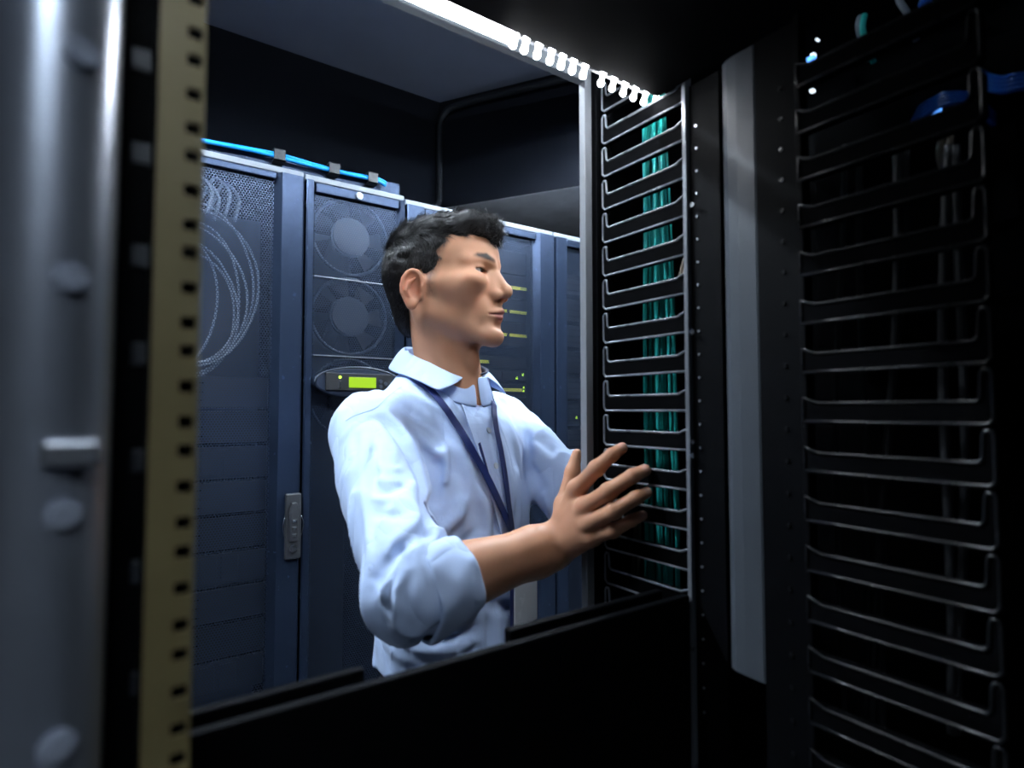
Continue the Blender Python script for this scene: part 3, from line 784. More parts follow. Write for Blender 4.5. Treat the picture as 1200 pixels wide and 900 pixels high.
def surface(fn, lo, hi, h, B=12, safe=1.5):
    """block-sparse surface nets: returns vertices and quads of fn = 0"""
    lo = np.asarray(lo, float); hi = np.asarray(hi, float)
    nb = np.ceil((hi - lo) / (h * B)).astype(int)
    bi = np.stack(np.meshgrid(*[np.arange(n) for n in nb], indexing='ij'), -1).reshape(-1, 3)
    ctr = lo + (bi + 0.5) * B * h
    v = np.concatenate([fn(c) for c in np.array_split(ctr, max(1, len(ctr) // 200000))])
    act = bi[np.abs(v) < 0.5 * math.sqrt(3) * B * h * safe + 2 * h]
    N = nb * B + 2
    g = np.stack(np.meshgrid(*[np.arange(B + 1)] * 3, indexing='ij'), -1).reshape(-1, 3)
    ckey, cpos, quads = [], [], []
    def key(c): return (c[..., 0] * N[1] + c[..., 1]) * N[2] + c[..., 2]
    corners = np.array([(a, b, c) for a in (0, 1) for b in (0, 1) for c in (0, 1)])
    edges = [(i, j) for i in range(8) for j in range(i + 1, 8) if np.abs(corners[i] - corners[j]).sum() == 1]
    CH = max(1, 400000 // len(g))
    for s in range(0, len(act), CH):
        blk = act[s:s + CH]
        gi = blk[:, None, :] * B + g[None]
        val = fn((lo + gi.reshape(-1, 3) * h)).reshape(len(blk), B + 1, B + 1, B + 1)
        sg = val < 0
        cv = np.stack([val[:, a:B + a, b:B + b, c:B + c] for a, b, c in corners], -1)
        cs = cv < 0
        mix = cs.any(-1) & ~cs.all(-1)
        w = np.nonzero(mix)
        if len(w[0]):
            vals = cv[w]
            acc = np.zeros((len(vals), 3)); cnt = np.zeros(len(vals))
            for i, j in edges:
                a, b = vals[:, i], vals[:, j]
                cr = (a < 0) != (b < 0)
                t = np.where(cr, a / np.where(cr, a - b, 1), 0)
                acc += np.where(cr[:, None], corners[i] + t[:, None] * (corners[j] - corners[i]), 0); cnt += cr
            cell = blk[w[0]] * B + np.stack(w[1:], -1)
            ckey.append(key(cell)); cpos.append(lo + (cell + acc / cnt[:, None]) * h)
        for ax in range(3):
            sl0 = [slice(None), slice(0, B), slice(0, B), slice(0, B)]; sl1 = list(sl0); sl1[ax + 1] = slice(1, B + 1)
            a = sg[tuple(sl0)]; b = sg[tuple(sl1)]
            w = np.nonzero(a != b)
            if not len(w[0]): continue
            e = blk[w[0]] * B + np.stack(w[1:], -1)
            u, t = [(1, 2), (2, 0), (0, 1)][ax]
            du = np.zeros(3, int); du[u] = 1; dt = np.zeros(3, int); dt[t] = 1
            q = np.stack([key(e - du - dt), key(e - dt), key(e), key(e - du)], -1)
            fl = ~a[w]
            q[fl] = q[fl][:, ::-1]
            quads.append(q)
    ckey = np.concatenate(ckey); cpos = np.concatenate(cpos); quads = np.concatenate(quads)
    uk, ui = np.unique(ckey, return_index=True)
    pos = cpos[ui]
    idx = np.searchsorted(uk, quads); idx = np.clip(idx, 0, len(uk) - 1)
    ok = (uk[idx] == quads).all(-1)
    return pos, idx[ok]
def smooth_mesh(pos, quads, it, lam=0.5, mask=None):
    e = np.concatenate([quads[:, [0, 1]], quads[:, [1, 2]], quads[:, [2, 3]], quads[:, [3, 0]]])
    e = np.concatenate([e, e[:, ::-1]])
    deg = np.bincount(e[:, 0], minlength=len(pos)).astype(float); deg[deg == 0] = 1
    for _ in range(it):
        m = np.stack([np.bincount(e[:, 0], weights=pos[e[:, 1], k], minlength=len(pos)) for k in range(3)], -1) / deg[:, None]
        d = lam * (m - pos)
        pos = pos + (d if mask is None else d * mask[:, None])
    return pos
def np_mesh(name, pos, quads, colors=None):
    me = bpy.data.meshes.new(name)
    nq = len(quads)
    me.vertices.add(len(pos)); me.vertices.foreach_set('co', np.asarray(pos, np.float32).ravel())
    me.loops.add(nq * 4); me.loops.foreach_set('vertex_index', np.asarray(quads, np.int32).ravel())
    me.polygons.add(nq); me.polygons.foreach_set('loop_start', np.arange(0, nq * 4, 4, dtype=np.int32))
    me.polygons.foreach_set('loop_total', np.full(nq, 4, np.int32)) if False else None
    me.update(calc_edges=True); me.validate()
    me.polygons.foreach_set('use_smooth', np.ones(len(me.polygons), bool))
    if colors is not None:
        at = me.color_attributes.new('tint', 'FLOAT_COLOR', 'POINT')
        at.data.foreach_set('color', np.concatenate([colors, np.ones((len(colors), 1))], 1).astype(np.float32).ravel())
    return me
def vnormals(pos, quads):
    n = np.cross(pos[quads[:, 2]] - pos[quads[:, 0]], pos[quads[:, 3]] - pos[quads[:, 1]])
    r = np.stack([np.bincount(quads.ravel(), weights=np.repeat(n[:, k], 4), minlength=len(pos)) for k in range(3)], -1)
    return r / (np.linalg.norm(r, axis=1)[:, None] + 1e-12)
def grad(fn, p, e=0.0008):
    g = np.zeros_like(p)
    for k in range(3):
        d = np.zeros(3); d[k] = e
        g[:, k] = fn(p + d) - fn(p - d)
    return g / (np.linalg.norm(g, axis=1)[:, None] + 1e-12)
def trace(fn, pix, d0=0.45, steps=90):
    """first hit of fn along the pixel rays, in the view frame"""
    D = np.array([ray(*p) for p in pix]); t = np.full(len(D), d0)
    for _ in range(steps):
        v = fn(D * t[:, None]); t = t + np.clip(v * 0.7, -0.02, 0.05)
        t = np.minimum(t, 2.0)
    bad = t > 1.4
    if bad.any() and (~bad).any():
        i = np.arange(len(t)); t[bad] = np.interp(i[bad], i[~bad], t[~bad])
    return D * t[:, None]
def ribbon(name, pts, nr, w, th, material, parent=None, closed=False):
    """flat strap following pts with surface normals nr (world), width w, thickness th"""
    P = np.asarray(pts, float); Nn = np.asarray(nr, float)
    T = np.gradient(P, axis=0); T /= np.linalg.norm(T, axis=1)[:, None] + 1e-12
    S = np.cross(T, Nn); S /= np.linalg.norm(S, axis=1)[:, None] + 1e-12
    ww = np.full(len(P), w) if np.isscalar(w) else np.asarray(w)
    vs_, fs = [], []
    for i in range(len(P)):
        for (a, b) in ((-1, 0), (1, 0), (1, 1), (-1, 1)):
            vs_.append(P[i] + S[i] * a * ww[i] / 2 + Nn[i] * b * th)
    for i in range(len(P) - 1):
        for k in range(4):
            k2 = (k + 1) % 4
            fs.append((i * 4 + k, i * 4 + k2, i * 4 + 4 + k2, i * 4 + 4 + k))
    fs.append((3, 2, 1, 0)); b = (len(P) - 1) * 4; fs.append((b, b + 1, b + 2, b + 3))
    c = P[0].copy()
    me = bpy.data.meshes.new(name); me.from_pydata([tuple(v - c) for v in vs_], [], fs)
    bmn = bmesh.new(); bmn.from_mesh(me); bmesh.ops.recalc_face_normals(bmn, faces=bmn.faces); bmn.to_mesh(me); bmn.free()
    o = link(name, me, material, parent); o.location = c
    return o

# ================================================================ the person
def frame(alpha, phi=0.0):
    a = math.radians(alpha); f = math.radians(phi)
    fw = np.array([math.cos(a) * math.cos(f), -math.sin(a) * math.cos(f), math.sin(f)])
    la = np.array([-math.sin(a), -math.cos(a), 0.0])            # towards the person's right
    up = np.array([-math.cos(a) * math.sin(f), math.sin(a) * math.sin(f), math.cos(f)])
    return np.stack([fw, la, up], 1)
AH = frame(22, 4); OH = np.array([-0.123, 0.98, 0.0]); OH[2] = ray(565, 321)[2] * 0.918
AT = frame(37); OT = V(520, 445, 1.0)
def H2v(q): return OH + np.asarray(q, float) @ AH.T
def T2v(q): return OT + np.asarray(q, float) @ AT.T
def rotm(ax, deg):
    return np.array(Matrix.Rotation(math.radians(deg), 3, ax))

EYE = np.array([0.0815, 0.0315, -0.001])
def sd_head(p):
    q = (p - OH) @ AH
    q = q.copy(); s = q[:, 1].copy(); q[:, 1] = np.abs(q[:, 1])
    d = ell(q, (0.004, 0, 0.022), (0.090, 0.073, 0.076))
    d = smin(d, ell(q, (0.052, 0, 0.034), (0.052, 0.060, 0.050)), 0.03)
    d = smin(d, ell(q, (0.046, 0, -0.038), (0.054, 0.058, 0.066)), 0.03)
    d = smin(d, cap(q, (0.010, 0.050, -0.062), (0.080, 0.016, -0.101), 0.017, 0.016), 0.022)
    d = smin(d, cap(q, (0.006, 0.056, -0.025), (0.010, 0.050, -0.062), 0.016, 0.016), 0.02)
    d = smin(d, ell(q, (0.0935, 0, -0.1035), (0.0155, 0.020, 0.017)), 0.018)
    d = smin(d, cap(q, (0.066, 0.046, -0.026), (0.030, 0.057, -0.018), 0.019, 0.013), 0.022)
    d = smin(d, ell(q, (0.084, 0, -0.066), (0.024, 0.031, 0.026)), 0.016)
    # brow ridge and socket
    d = smin(d, cap(q, (0.0985, 0.010, 0.012), (0.078, 0.050, 0.013), 0.0085, 0.008), 0.014)
    d = smax(d, -ell(q, (0.107, 0.0335, -0.004), (0.0175, 0.019, 0.0115)), 0.013)
    d = smin(d, ell(q, (0.083, 0.044, -0.019), (0.017, 0.022, 0.012)), 0.018)
    # nose
    d = smin(d, cap(q, (0.0985, 0, 0.004), (0.1195, 0, -0.029), 0.0068, 0.0078), 0.010)
    d = smin(d, ell(q, (0.0985, 0, -0.024), (0.0165, 0.0125, 0.026)), 0.008)
    d = smin(d, cap(q, (0.096, 0.0105, -0.008), (0.103, 0.0135, -0.036), 0.0070, 0.0085), 0.009)
    d = smin(d, sph(q, (0.1205, 0, -0.0345), 0.0105), 0.006)
    d = smin(d, ell(q, (0.108, 0.0128, -0.0405), (0.0105, 0.0065, 0.0078)), 0.005)
    d = smin(d, cap(q, (0.112, 0, -0.046), (0.104, 0, -0.056), 0.0045, 0.0055), 0.006)
    d = smax(d, -ell(q, (0.1125, 0.0072, -0.0478), (0.0058, 0.0032, 0.0042)), 0.003)
    # mouth
    up = np.minimum(cap(q, (0.1088, 0.0035, -0.0645), (0.0965, 0.0235, -0.0705), 0.0050, 0.0022), sph(q, (0.1088, 0, -0.0652), 0.0046))
    lo_ = cap(q, (0.1062, 0.0, -0.0752), (0.0965, 0.0215, -0.0718), 0.0058, 0.0024)
    d = smin(d, up, 0.005); d = smin(d, lo_, 0.005)
    d = smax(d, -cap(q, (0.1125, 0, -0.0702), (0.0985, 0.0265, -0.0712), 0.0009, 0.0011), 0.0028)
    d = smax(d, -ell(q, (0.1080, 0, -0.0880), (0.0065, 0.017, 0.004)), 0.012)
    # lids around the eye
    lid = sph(q, EYE, 0.0148)
    d = smin(d, lid, 0.006)
    slit = ell(q, EYE + np.array([0.0125, 0.0015, -0.0008]), (0.010, 0.0160, 0.0037))
    d = smax(d, -slit, 0.0012)
    # ear
    qe = q.copy()
    yaw = math.radians(-22)
    c0 = np.array([-0.006, 0.073, -0.026])
    e = qe - c0
    e = np.stack([e[:, 0] * math.cos(yaw) + e[:, 1] * math.sin(yaw), -e[:, 0] * math.sin(yaw) + e[:, 1] * math.cos(yaw), e[:, 2]], 1)
    tl = math.radians(10)
    e = np.stack([e[:, 0] * math.cos(tl) - e[:, 2] * math.sin(tl), e[:, 1], e[:, 0] * math.sin(tl) + e[:, 2] * math.cos(tl)], 1)
    plate = ell(e, (-0.002, 0.006, 0.001), (0.0165, 0.0055, 0.028))
    plate = smax(plate, -ell(e, (0.000, 0.0125, 0.002), (0.0120, 0.0075, 0.0215)), 0.003)
    t = np.linspace(-0.35 * math.pi, 1.12 * math.pi, 12)
    hel = [(-0.003 + 0.0165 * math.cos(a), 0.0105, 0.006 + 0.0225 * math.sin(a)) for a in np.linspace(-0.1, 1.05, 8) * math.pi]
    hel += [(-0.0175, 0.0095, -0.008), (-0.010, 0.0085, -0.021)]
    ear = smin(plate, chain(e, hel, [0.003] + [0.0036] * 8 + [0.0032]), 0.003)
    anti = [(0.000, 0.011, 0.016), (-0.008, 0.012, 0.008), (-0.0105, 0.012, -0.004), (-0.005, 0.0105, -0.013)]
    ear = smin(ear, chain(e, anti, [0.002, 0.0032, 0.0032, 0.003]), 0.003)
    ear = smin(ear, ell(e, (-0.001, 0.008, -0.0255), (0.0085, 0.0052, 0.009)), 0.006)
    ear = smin(ear, ell(e, (0.0115, 0.007, -0.008), (0.0045, 0.005, 0.0075)), 0.004)
    ear = smax(ear, -ell(e, (0.0035, 0.0125, -0.006), (0.0075, 0.0075, 0.0095)), 0.004)
    d = smin(d, ear, 0.005)
    # neck
    q[:, 1] = s
    qa = np.abs(s)
    nk = ecap(q, (-0.004, 0, -0.035), (0.004, -0.018, -0.215), 0.0550, 0.0555, (0, 1, 0), 0.95)
    d = smin(d, nk, 0.022)
    qs = np.stack([q[:, 0], qa, q[:, 2]], 1)
    d = smin(d, cap(qs, (-0.012, 0.050, -0.050), (0.032, 0.008, -0.190), 0.011, 0.008), 0.018)
    d = smin(d, ell(qs, (0.052, 0, -0.140), (0.012, 0.010, 0.018)), 0.012)
    return d

# ---- arm and hand joints
S1 = T2v((0.0, 0.155, -0.090)); E1 = V(482, 694, 0.66); W1 = V(650, 639, 0.785)
def X2v(px, py, X):
    w = onX(px, py, X) - CAM
    return np.array([w @ RV, w @ FV, w[2]])
HX = 0.494
TIPX = XM - 0.005 - 0.0075
fing = {
    'index':  [(676, 573, HX + 0.006), (699, 549, HX + 0.006), (717, 533, HX + 0.020), (729, 525, TIPX)],
    'middle': [(686, 594, HX), (713, 576, HX + 0.002), (741, 558, HX + 0.018), (756, 551, TIPX)],
    'ring':   [(691, 613, HX), (719, 599, HX + 0.003), (745, 583, HX + 0.018), (758, 577, TIPX)],
    'little': [(694, 630, HX + 0.004), (718, 622, HX + 0.010), (740, 610, HX + 0.022), (753, 604, TIPX)],
}
frad = {'index': (0.0110, 0.0098, 0.0084, 0.0072), 'middle': (0.0112, 0.0100, 0.0086, 0.0074), 'ring': (0.0106, 0.0094, 0.0082, 0.0070), 'little': (0.0094, 0.0082, 0.0072, 0.0062)}
FJ = {k: [X2v(*j) for j in v] for k, v in fing.items()}
THUMB = [V(655, 628, 0.775), X2v(661, 592, 0.505), X2v(671, 553, 0.522), X2v(676, 532, 0.530)]
def sd_hand(p):
    d = None
    for k, js in FJ.items():
        e = chain(p, js, frad[k], 0.004)
        r = frad[k]
        # knuckle swell
        e = smin(e, sph(p, js[1], r[1] * 1.03), 0.004)
        d = e if d is None else np.minimum(d, e)
    # palm: metacarpals fanning from the wrist
    for k, off, r0 in (('index', (0.004, 0, 0.012), 0.015), ('middle', (0.004, 0, 0.004), 0.0155), ('ring', (0.002, 0, -0.006), 0.015), ('little', (0.0, 0, -0.013), 0.0145)):
        e = cap(p, W1 + np.array(off) + (FJ[k][0] - W1) * 0.12, FJ[k][0], r0, frad[k][0] * 1.08)
        d = smin(d, e, 0.009)
    for a, b in (('index', 'middle'), ('middle', 'ring'), ('ring', 'little')):
        m = (FJ[a][0] + FJ[b][0]) / 2; mm = m * 0.8 + W1 * 0.2
        d = smin(d, cap(p, W1, mm, 0.016, 0.0115), 0.008)
    th = chain(p, THUMB, (0.0135, 0.0120, 0.0100, 0.0072), 0.006)
    d = smin(d, th, 0.008)
    d = smin(d, cap(p, THUMB[1], FJ['index'][0] * 0.55 + W1 * 0.45, 0.010, 0.011), 0.010)
    # wrist and forearm
    ax = W1 - E1; ax /= np.linalg.norm(ax)
    side = FJ['little'][0] - FJ['index'][0]; side -= ax * (side @ ax); side /= np.linalg.norm(side)
    flat = np.cross(ax, side)
    d = smin(d, ecap(p, W1 - ax * 0.03, W1 + ax * 0.012, 0.0275, 0.0245, flat, 0.78), 0.014)
    d = smin(d, ecap(p, E1 + ax * 0.04, W1 - ax * 0.035, 0.0435, 0.0285, flat, 0.90), 0.025)
    d = smin(d, sph(p, W1 - ax * 0.018 + side * 0.017 - flat * 0.012 * np.sign(flat @ np.array([0, -1, 0]) or 1) * -1, 0.0085), 0.012)
    return d
# left arm, behind the upright: hand flat on the neighbouring panel
def w2v(w):
    w = np.asarray(w, float) - CAM
    return np.array([w @ RV, w @ FV, w[2]])
S2 = T2v((0.0, -0.155, -0.088)); E2 = V(684, 588, 1.01); W2 = w2v((0.80, 0.668, 1.30))
L_tips = [(0.842, 0.608, 1.375), (0.865, 0.608, 1.388), (0.888, 0.608, 1.384), (0.908, 0.608, 1.366)]
L_kn = [(0.826, 0.636, 1.345), (0.842, 0.636, 1.345), (0.857, 0.636, 1.340), (0.871, 0.636, 1.331)]
def sd_left(p):
    d = cap(p, E2, W2, 0.038, 0.027)
    for t, k in zip(L_tips, L_kn):
        t = w2v(t); k = w2v(k); m = (t + k) / 2 + (w2v((0, 0, 0)) - w2v((0, 0.006, 0)))
        d = smin(d, cap(p, W2, k, 0.02, 0.013), 0.012)
        d = smin(d, chain(p, [k, m, t], (0.0105, 0.0095, 0.0075), 0.004), 0.004)
    d = smin(d, chain(p, [W2, w2v((0.800, 0.630, 1.345)), w2v((0.800, 0.610, 1.375))], (0.014, 0.011, 0.0075), 0.005), 0.008)
    return d
ZF = -CAM_Z
HIP = T2v((0.0, 0, -0.56))
LEG = []
for s_, ff in ((1, 0.03), (-1, -0.02)):
    h = T2v((0.0, 0.085 * s_, -0.58)); kn = T2v((0.02 + ff, 0.10 * s_, 0)); kn[2] = ZF + 0.50
    an = T2v((ff - 0.02, 0.105 * s_, 0)); an[2] = ZF + 0.09
    LEG.append((h, kn, an))
def sd_core(p):
    q = (p - OT) @ AT
    d = ell(q, (0.006, 0, -0.19), (0.086, 0.135, 0.18))
    d = smin(d, ell(q, (0.018, -0.005, -0.44), (0.074, 0.108, 0.22)), 0.05)
    d = smin(d, cap(q, (0, -0.13, -0.09), (0, 0.13, -0.09), 0.042, 0.042), 0.04)
    d = smin(d, cap(q, (-0.01, 0, -0.15), (-0.005, 0, -0.02), 0.05, 0.05), 0.03)
    for (S, E) in ((S1, E1), (S2, E2)):
        d = smin(d, cap(p, S, E, 0.042, 0.036), 0.03)
    for h, k, a in LEG:
        d = smin(d, chain(p, [h, k, a], (0.075, 0.052, 0.038), 0.03), 0.04)
        toe = a + AT[:, 0] * 0.15; toe[2] = ZF + 0.045
        d = smin(d, cap(p, a - np.array([0, 0, 0.03]), toe, 0.036, 0.026), 0.03)
    return d

# ---- shirt
def sd_shirt0(p):
    q = (p - OT) @ AT
    d = ell(q, (0.012, 0, -0.205), (0.118, 0.170, 0.190))
    d = smin(d, ell(q, (0.022, -0.004, -0.40), (0.100, 0.136, 0.22)), 0.07)
    d = smin(d, ell(q, (0.014, -0.006, -0.50), (0.100, 0.134, 0.12)), 0.06)
    d = smin(d, cap(q, (0.0, -0.130, -0.092), (0.0, 0.130, -0.092), 0.057, 0.057), 0.03)
    qs = np.stack([q[:, 0], np.abs(q[:, 1]), q[:, 2]], 1)
    d = smin(d, cap(qs, (-0.018, 0.0, -0.018), (-0.006, 0.120, -0.078), 0.056, 0.048), 0.025)
    ax = (W1 - E1) / np.linalg.norm(W1 - E1)
    sl = smin(cap(p, S1, E1, 0.061, 0.049), cap(p, E1, E1 + ax * 0.050, 0.049, 0.043), 0.02)
    d = smin(d, sl, 0.009)
    ax2 = (W2 - E2) / np.linalg.norm(W2 - E2)
    sl2 = smin(cap(p, S2, E2, 0.064, 0.054), cap(p, E2, E2 + ax2 * 0.05, 0.054, 0.046), 0.03)
    d = smin(d, sl2, 0.022)
    return d
FOLDS = [  # pixel polyline, amplitude (metres, + ridge, - valley), width
    ([(447, 490), (462, 505), (476, 525), (488, 545), (496, 570), (499, 600), (499, 628)], -0.011, 0.008),
    ([(470, 462), (495, 470), (520, 484), (540, 492)], 0.0045, 0.007),
    ([(468, 476), (490, 488), (515, 500), (534, 520)], -0.0045, 0.007),
    ([(488, 505), (502, 522), (515, 533), (522, 528)], 0.006, 0.007),
    ([(505, 536), (513, 552), (510, 580), (505, 610)], -0.007, 0.010),
    ([(520, 522), (523, 545), (520, 575)], 0.0055, 0.007),
    ([(532, 534), (541, 560), (545, 590)], -0.0045, 0.008),
    ([(545, 520), (556, 560), (568, 600), (578, 650)], 0.003, 0.008),
    ([(500, 640), (520, 620), (540, 600), (546, 570)], 0.004, 0.010),
    ([(520, 650), (540, 640), (560, 620)], -0.004, 0.009),
    ([(560, 575), (572, 600), (573, 628), (560, 628)], 0.004, 0.007),
    ([(429, 488), (427, 530), (428, 580), (432, 630), (438, 680)], 0.0045, 0.005),
    ([(436, 520), (440, 550), (441, 585)], -0.004, 0.006),
    ([(440, 545), (455, 552), (470, 548)], 0.003, 0.004),
    ([(438, 560), (452, 565), (468, 563)], 0.0035, 0.004),
    ([(440, 573), (455, 577), (478, 570)], -0.003, 0.004),
    ([(434, 584), (452, 586), (465, 588)], 0.0035, 0.004),
    ([(436, 600), (450, 604), (470, 606)], -0.003, 0.005),
    ([(446, 505), (458, 520), (466, 540)], 0.004, 0.006),
    ([(497, 600), (482, 620), (463, 640), (450, 662)], 0.006, 0.007),
    ([(476, 634), (460, 652), (447, 670), (437, 690)], -0.010, 0.010),
    ([(495, 640), (478, 650), (466, 668), (452, 690), (446, 712)], 0.006, 0.006),
    ([(470, 662), (458, 685), (453, 705), (456, 725)], -0.006, 0.006),
    ([(440, 700), (444, 722), (455, 738)], -0.004, 0.006),
    ([(485, 660), (470, 678), (462, 700), (465, 728)], 0.005, 0.005),
    ([(622, 520), (640, 535), (655, 556)], 0.004, 0.008),
    ([(618, 545), (632, 560), (640, 580)], -0.005, 0.009),
    ([(616, 500), (618, 525), (616, 560)], -0.006, 0.008),
    ([(470, 755), (500, 762), (530, 758), (560, 750)], 0.006, 0.008),
    ([(480, 748), (510, 750), (540, 742)], -0.006, 0.007),
    ([(455, 752), (468, 766), (490, 776)], 0.005, 0.007),
    ([(560, 700), (580, 710), (600, 712)], -0.004, 0.010),
    ([(400, 520), (412, 505), (428, 492)], 0.002, 0.006),
]
FP = []
for pix, a, w in FOLDS:
    dense = smooth_pts([(x, y, 0) for x, y in pix], max(8, 3 * len(pix)))[:, :2]
    FP.append((trace(sd_shirt0, dense), a, w))
def fold_disp(p):
    out = np.zeros(len(p))
    for pts, a, w in FP:
        lo_ = pts.min(0) - 3.2 * w; hi_ = pts.max(0) + 3.2 * w
        m = np.nonzero(((p > lo_) & (p < hi_)).all(1))[0]
        if not len(m): continue
        pm = p[m]; best = np.full(len(m), 1e9); tt = np.zeros(len(m)); n = len(pts)
        for i in range(n - 1):
            ba = pts[i + 1] - pts[i]; pa = pm - pts[i]
            h = np.clip((pa @ ba) / (ba @ ba + 1e-12), 0, 1)
            dd = nrm3(pa - h[:, None] * ba)
            up = dd < best
            best = np.where(up, dd, best); tt = np.where(up, (i + h) / (n - 1), tt)
        ends = np.clip(np.minimum(tt, 1 - tt) * 5, 0, 1); ends = ends * ends * (3 - 2 * ends)
        out[m] += 1.9 * a * np.exp(-(best / w) ** 2) * (0.25 + 0.75 * ends)
    return out
def sd_shirt(p, cut=True):
    d = sd_shirt0(p)
    near = np.abs(d) < 0.05
    if near.any():
        pn = p[near]
        s = fold_disp(pn)
        q = (pn - OT) @ AT
        # soft drape, stretched along the body
        st = np.stack([q[:, 0] * 1.0 + q[:, 2] * 0.35, q[:, 1], q[:, 2] * 0.30 + q[:, 1] * 0.2], 1)
        s += (vnoise(st + 3.1, 26) - 0.5) * 0.009 + (vnoise(st + 9.7, 60) - 0.5) * 0.0045 + (vnoise(q + 5.0, 150) - 0.5) * 0.0006
        wq = st + 0.02 * np.stack([vnoise(q + 1, 14), vnoise(q + 2, 14), vnoise(q + 3, 14)], 1)
        rd = 1 - np.abs(2 * vnoise(wq + 6, 30) - 1); s += 0.007 * (rd ** 2 - 0.3)
        d = d.copy(); d[near] -= s
    if cut:
        q = (p - OT) @ AT
        d = np.maximum(d, q[:, 2] - 0.015 - (-q[:, 0]) * 0.3)              # neck opening (under the collar)
        d = np.maximum(d, -0.452 - q[:, 2])                                # hem inside the waistband
        ax = (W1 - E1) / np.linalg.norm(W1 - E1)
        d = np.maximum(d, np.where(nrm3(p - E1) < 0.12, (p - E1) @ ax - 0.056, -1.0))
        ax2 = (W2 - E2) / np.linalg.norm(W2 - E2)
        d = np.maximum(d, np.where(nrm3(p - E2) < 0.12, (p - E2) @ ax2 - 0.056, -1.0))
    return d
def sd_trousers(p):
    q = (p - OT) @ AT
    d = smin(ell(q, (0.0, 0, -0.60), (0.108, 0.152, 0.14)), ell(q, (0.014, -0.006, -0.47), (0.090, 0.126, 0.14)), 0.04)
    for h, k, a in LEG:
        an = a.copy(); an[2] = ZF + 0.07
        d = smin(d, chain(p, [h, k, an], (0.092, 0.072, 0.066), 0.03), 0.03)
    d = np.maximum(d, q[:, 2] + 0.430)
    d = np.maximum(d, (ZF + 0.05) - p[:, 2])
    return d - (vnoise(np.stack([p[:, 0], p[:, 1], p[:, 2] * 0.4], 1), 22) - 0.5) * 0.006

def to_world(pos): return v2w(pos)
def build(name, pieces, material, parent, colors=None, origin=None):
    pos = np.concatenate([p for p, q in pieces]); off = np.cumsum([0] + [len(p) for p, q in pieces[:-1]])
    quads = np.concatenate([q + o for (p, q), o in zip(pieces, off)])
    W = to_world(pos)
    v = np.einsum('ij,ij->i', np.cross(W[quads[:, 0]], W[quads[:, 1]]), W[quads[:, 2]]).sum()
    if v < 0: quads = quads[:, ::-1]
    c = W.mean(0) if origin is None else np.asarray(origin)
    me = np_mesh(name, W - c, quads, colors)
    o = link(name, me, material, parent); o.location = c
    return o

# ---- materials of the person
def tint_mat(name, rough, sss=0.0, spec=0.5, bump=0.0, bscale=300, radius=(1, 0.35, 0.2)):
    m, n, l, b = nodes_of(name)
    at = n.new('ShaderNodeAttribute'); at.attribute_name = 'tint'
    l.new(at.outputs['Color'], b.inputs['Base Color'])
    b.inputs['Roughness'].default_value = rough; b.inputs['Specular IOR Level'].default_value = spec
    if sss > 0:
        b.inputs['Subsurface Weight'].default_value = sss; b.inputs['Subsurface Scale'].default_value = 0.006
        b.inputs['Subsurface Radius'].default_value = radius
    if bump > 0:
        tc = n.new('ShaderNodeTexCoord'); nz = n.new('ShaderNodeTexNoise'); nz.inputs['Scale'].default_value = bscale; nz.inputs['Detail'].default_value = 4
        l.new(tc.outputs['Object'], nz.inputs['Vector'])
        bp = n.new('ShaderNodeBump'); bp.inputs['Strength'].default_value = bump; bp.inputs['Distance'].default_value = 0.001
        l.new(nz.outputs['Fac'], bp.inputs['Height']); l.new(bp.outputs['Normal'], b.inputs['Normal'])
    return m
M['skin'] = tint_mat('skin', 0.46, 0.12, 0.16, 0.12, 900)
M['eye'] = tint_mat('eyeball', 0.12, 0, 0.6)
def cloth_mat(name, col, rough=0.85, weave=900.0, var=0.05):
    m, n, l, b = nodes_of(name)
    tc = n.new('ShaderNodeTexCoord')
    wv = n.new('ShaderNodeTexNoise'); wv.inputs['Scale'].default_value = weave; wv.inputs['Detail'].default_value = 2
    l.new(tc.outputs['Object'], wv.inputs['Vector'])
    mx = n.new('ShaderNodeMix'); mx.data_type = 'RGBA'
    mx.inputs[6].default_value = (*[c * (1 - var) for c in col], 1); mx.inputs[7].default_value = (*[min(1, c * (1 + var)) for c in col], 1)
    l.new(wv.outputs['Fac'], mx.inputs[0]); l.new(mx.outputs[2], b.inputs['Base Color'])
    b.inputs['Roughness'].default_value = rough; b.inputs['Specular IOR Level'].default_value = 0.25
    b.inputs['Sheen Weight'].default_value = 0.15
    bp = n.new('ShaderNodeBump'); bp.inputs['Strength'].default_value = 0.15; bp.inputs['Distance'].default_value = 0.0006
    l.new(wv.outputs['Fac'], bp.inputs['Height']); l.new(bp.outputs['Normal'], b.inputs['Normal'])
    return m
M['shirt'] = cloth_mat('pale_blue_cotton', (0.50, 0.64, 0.93))
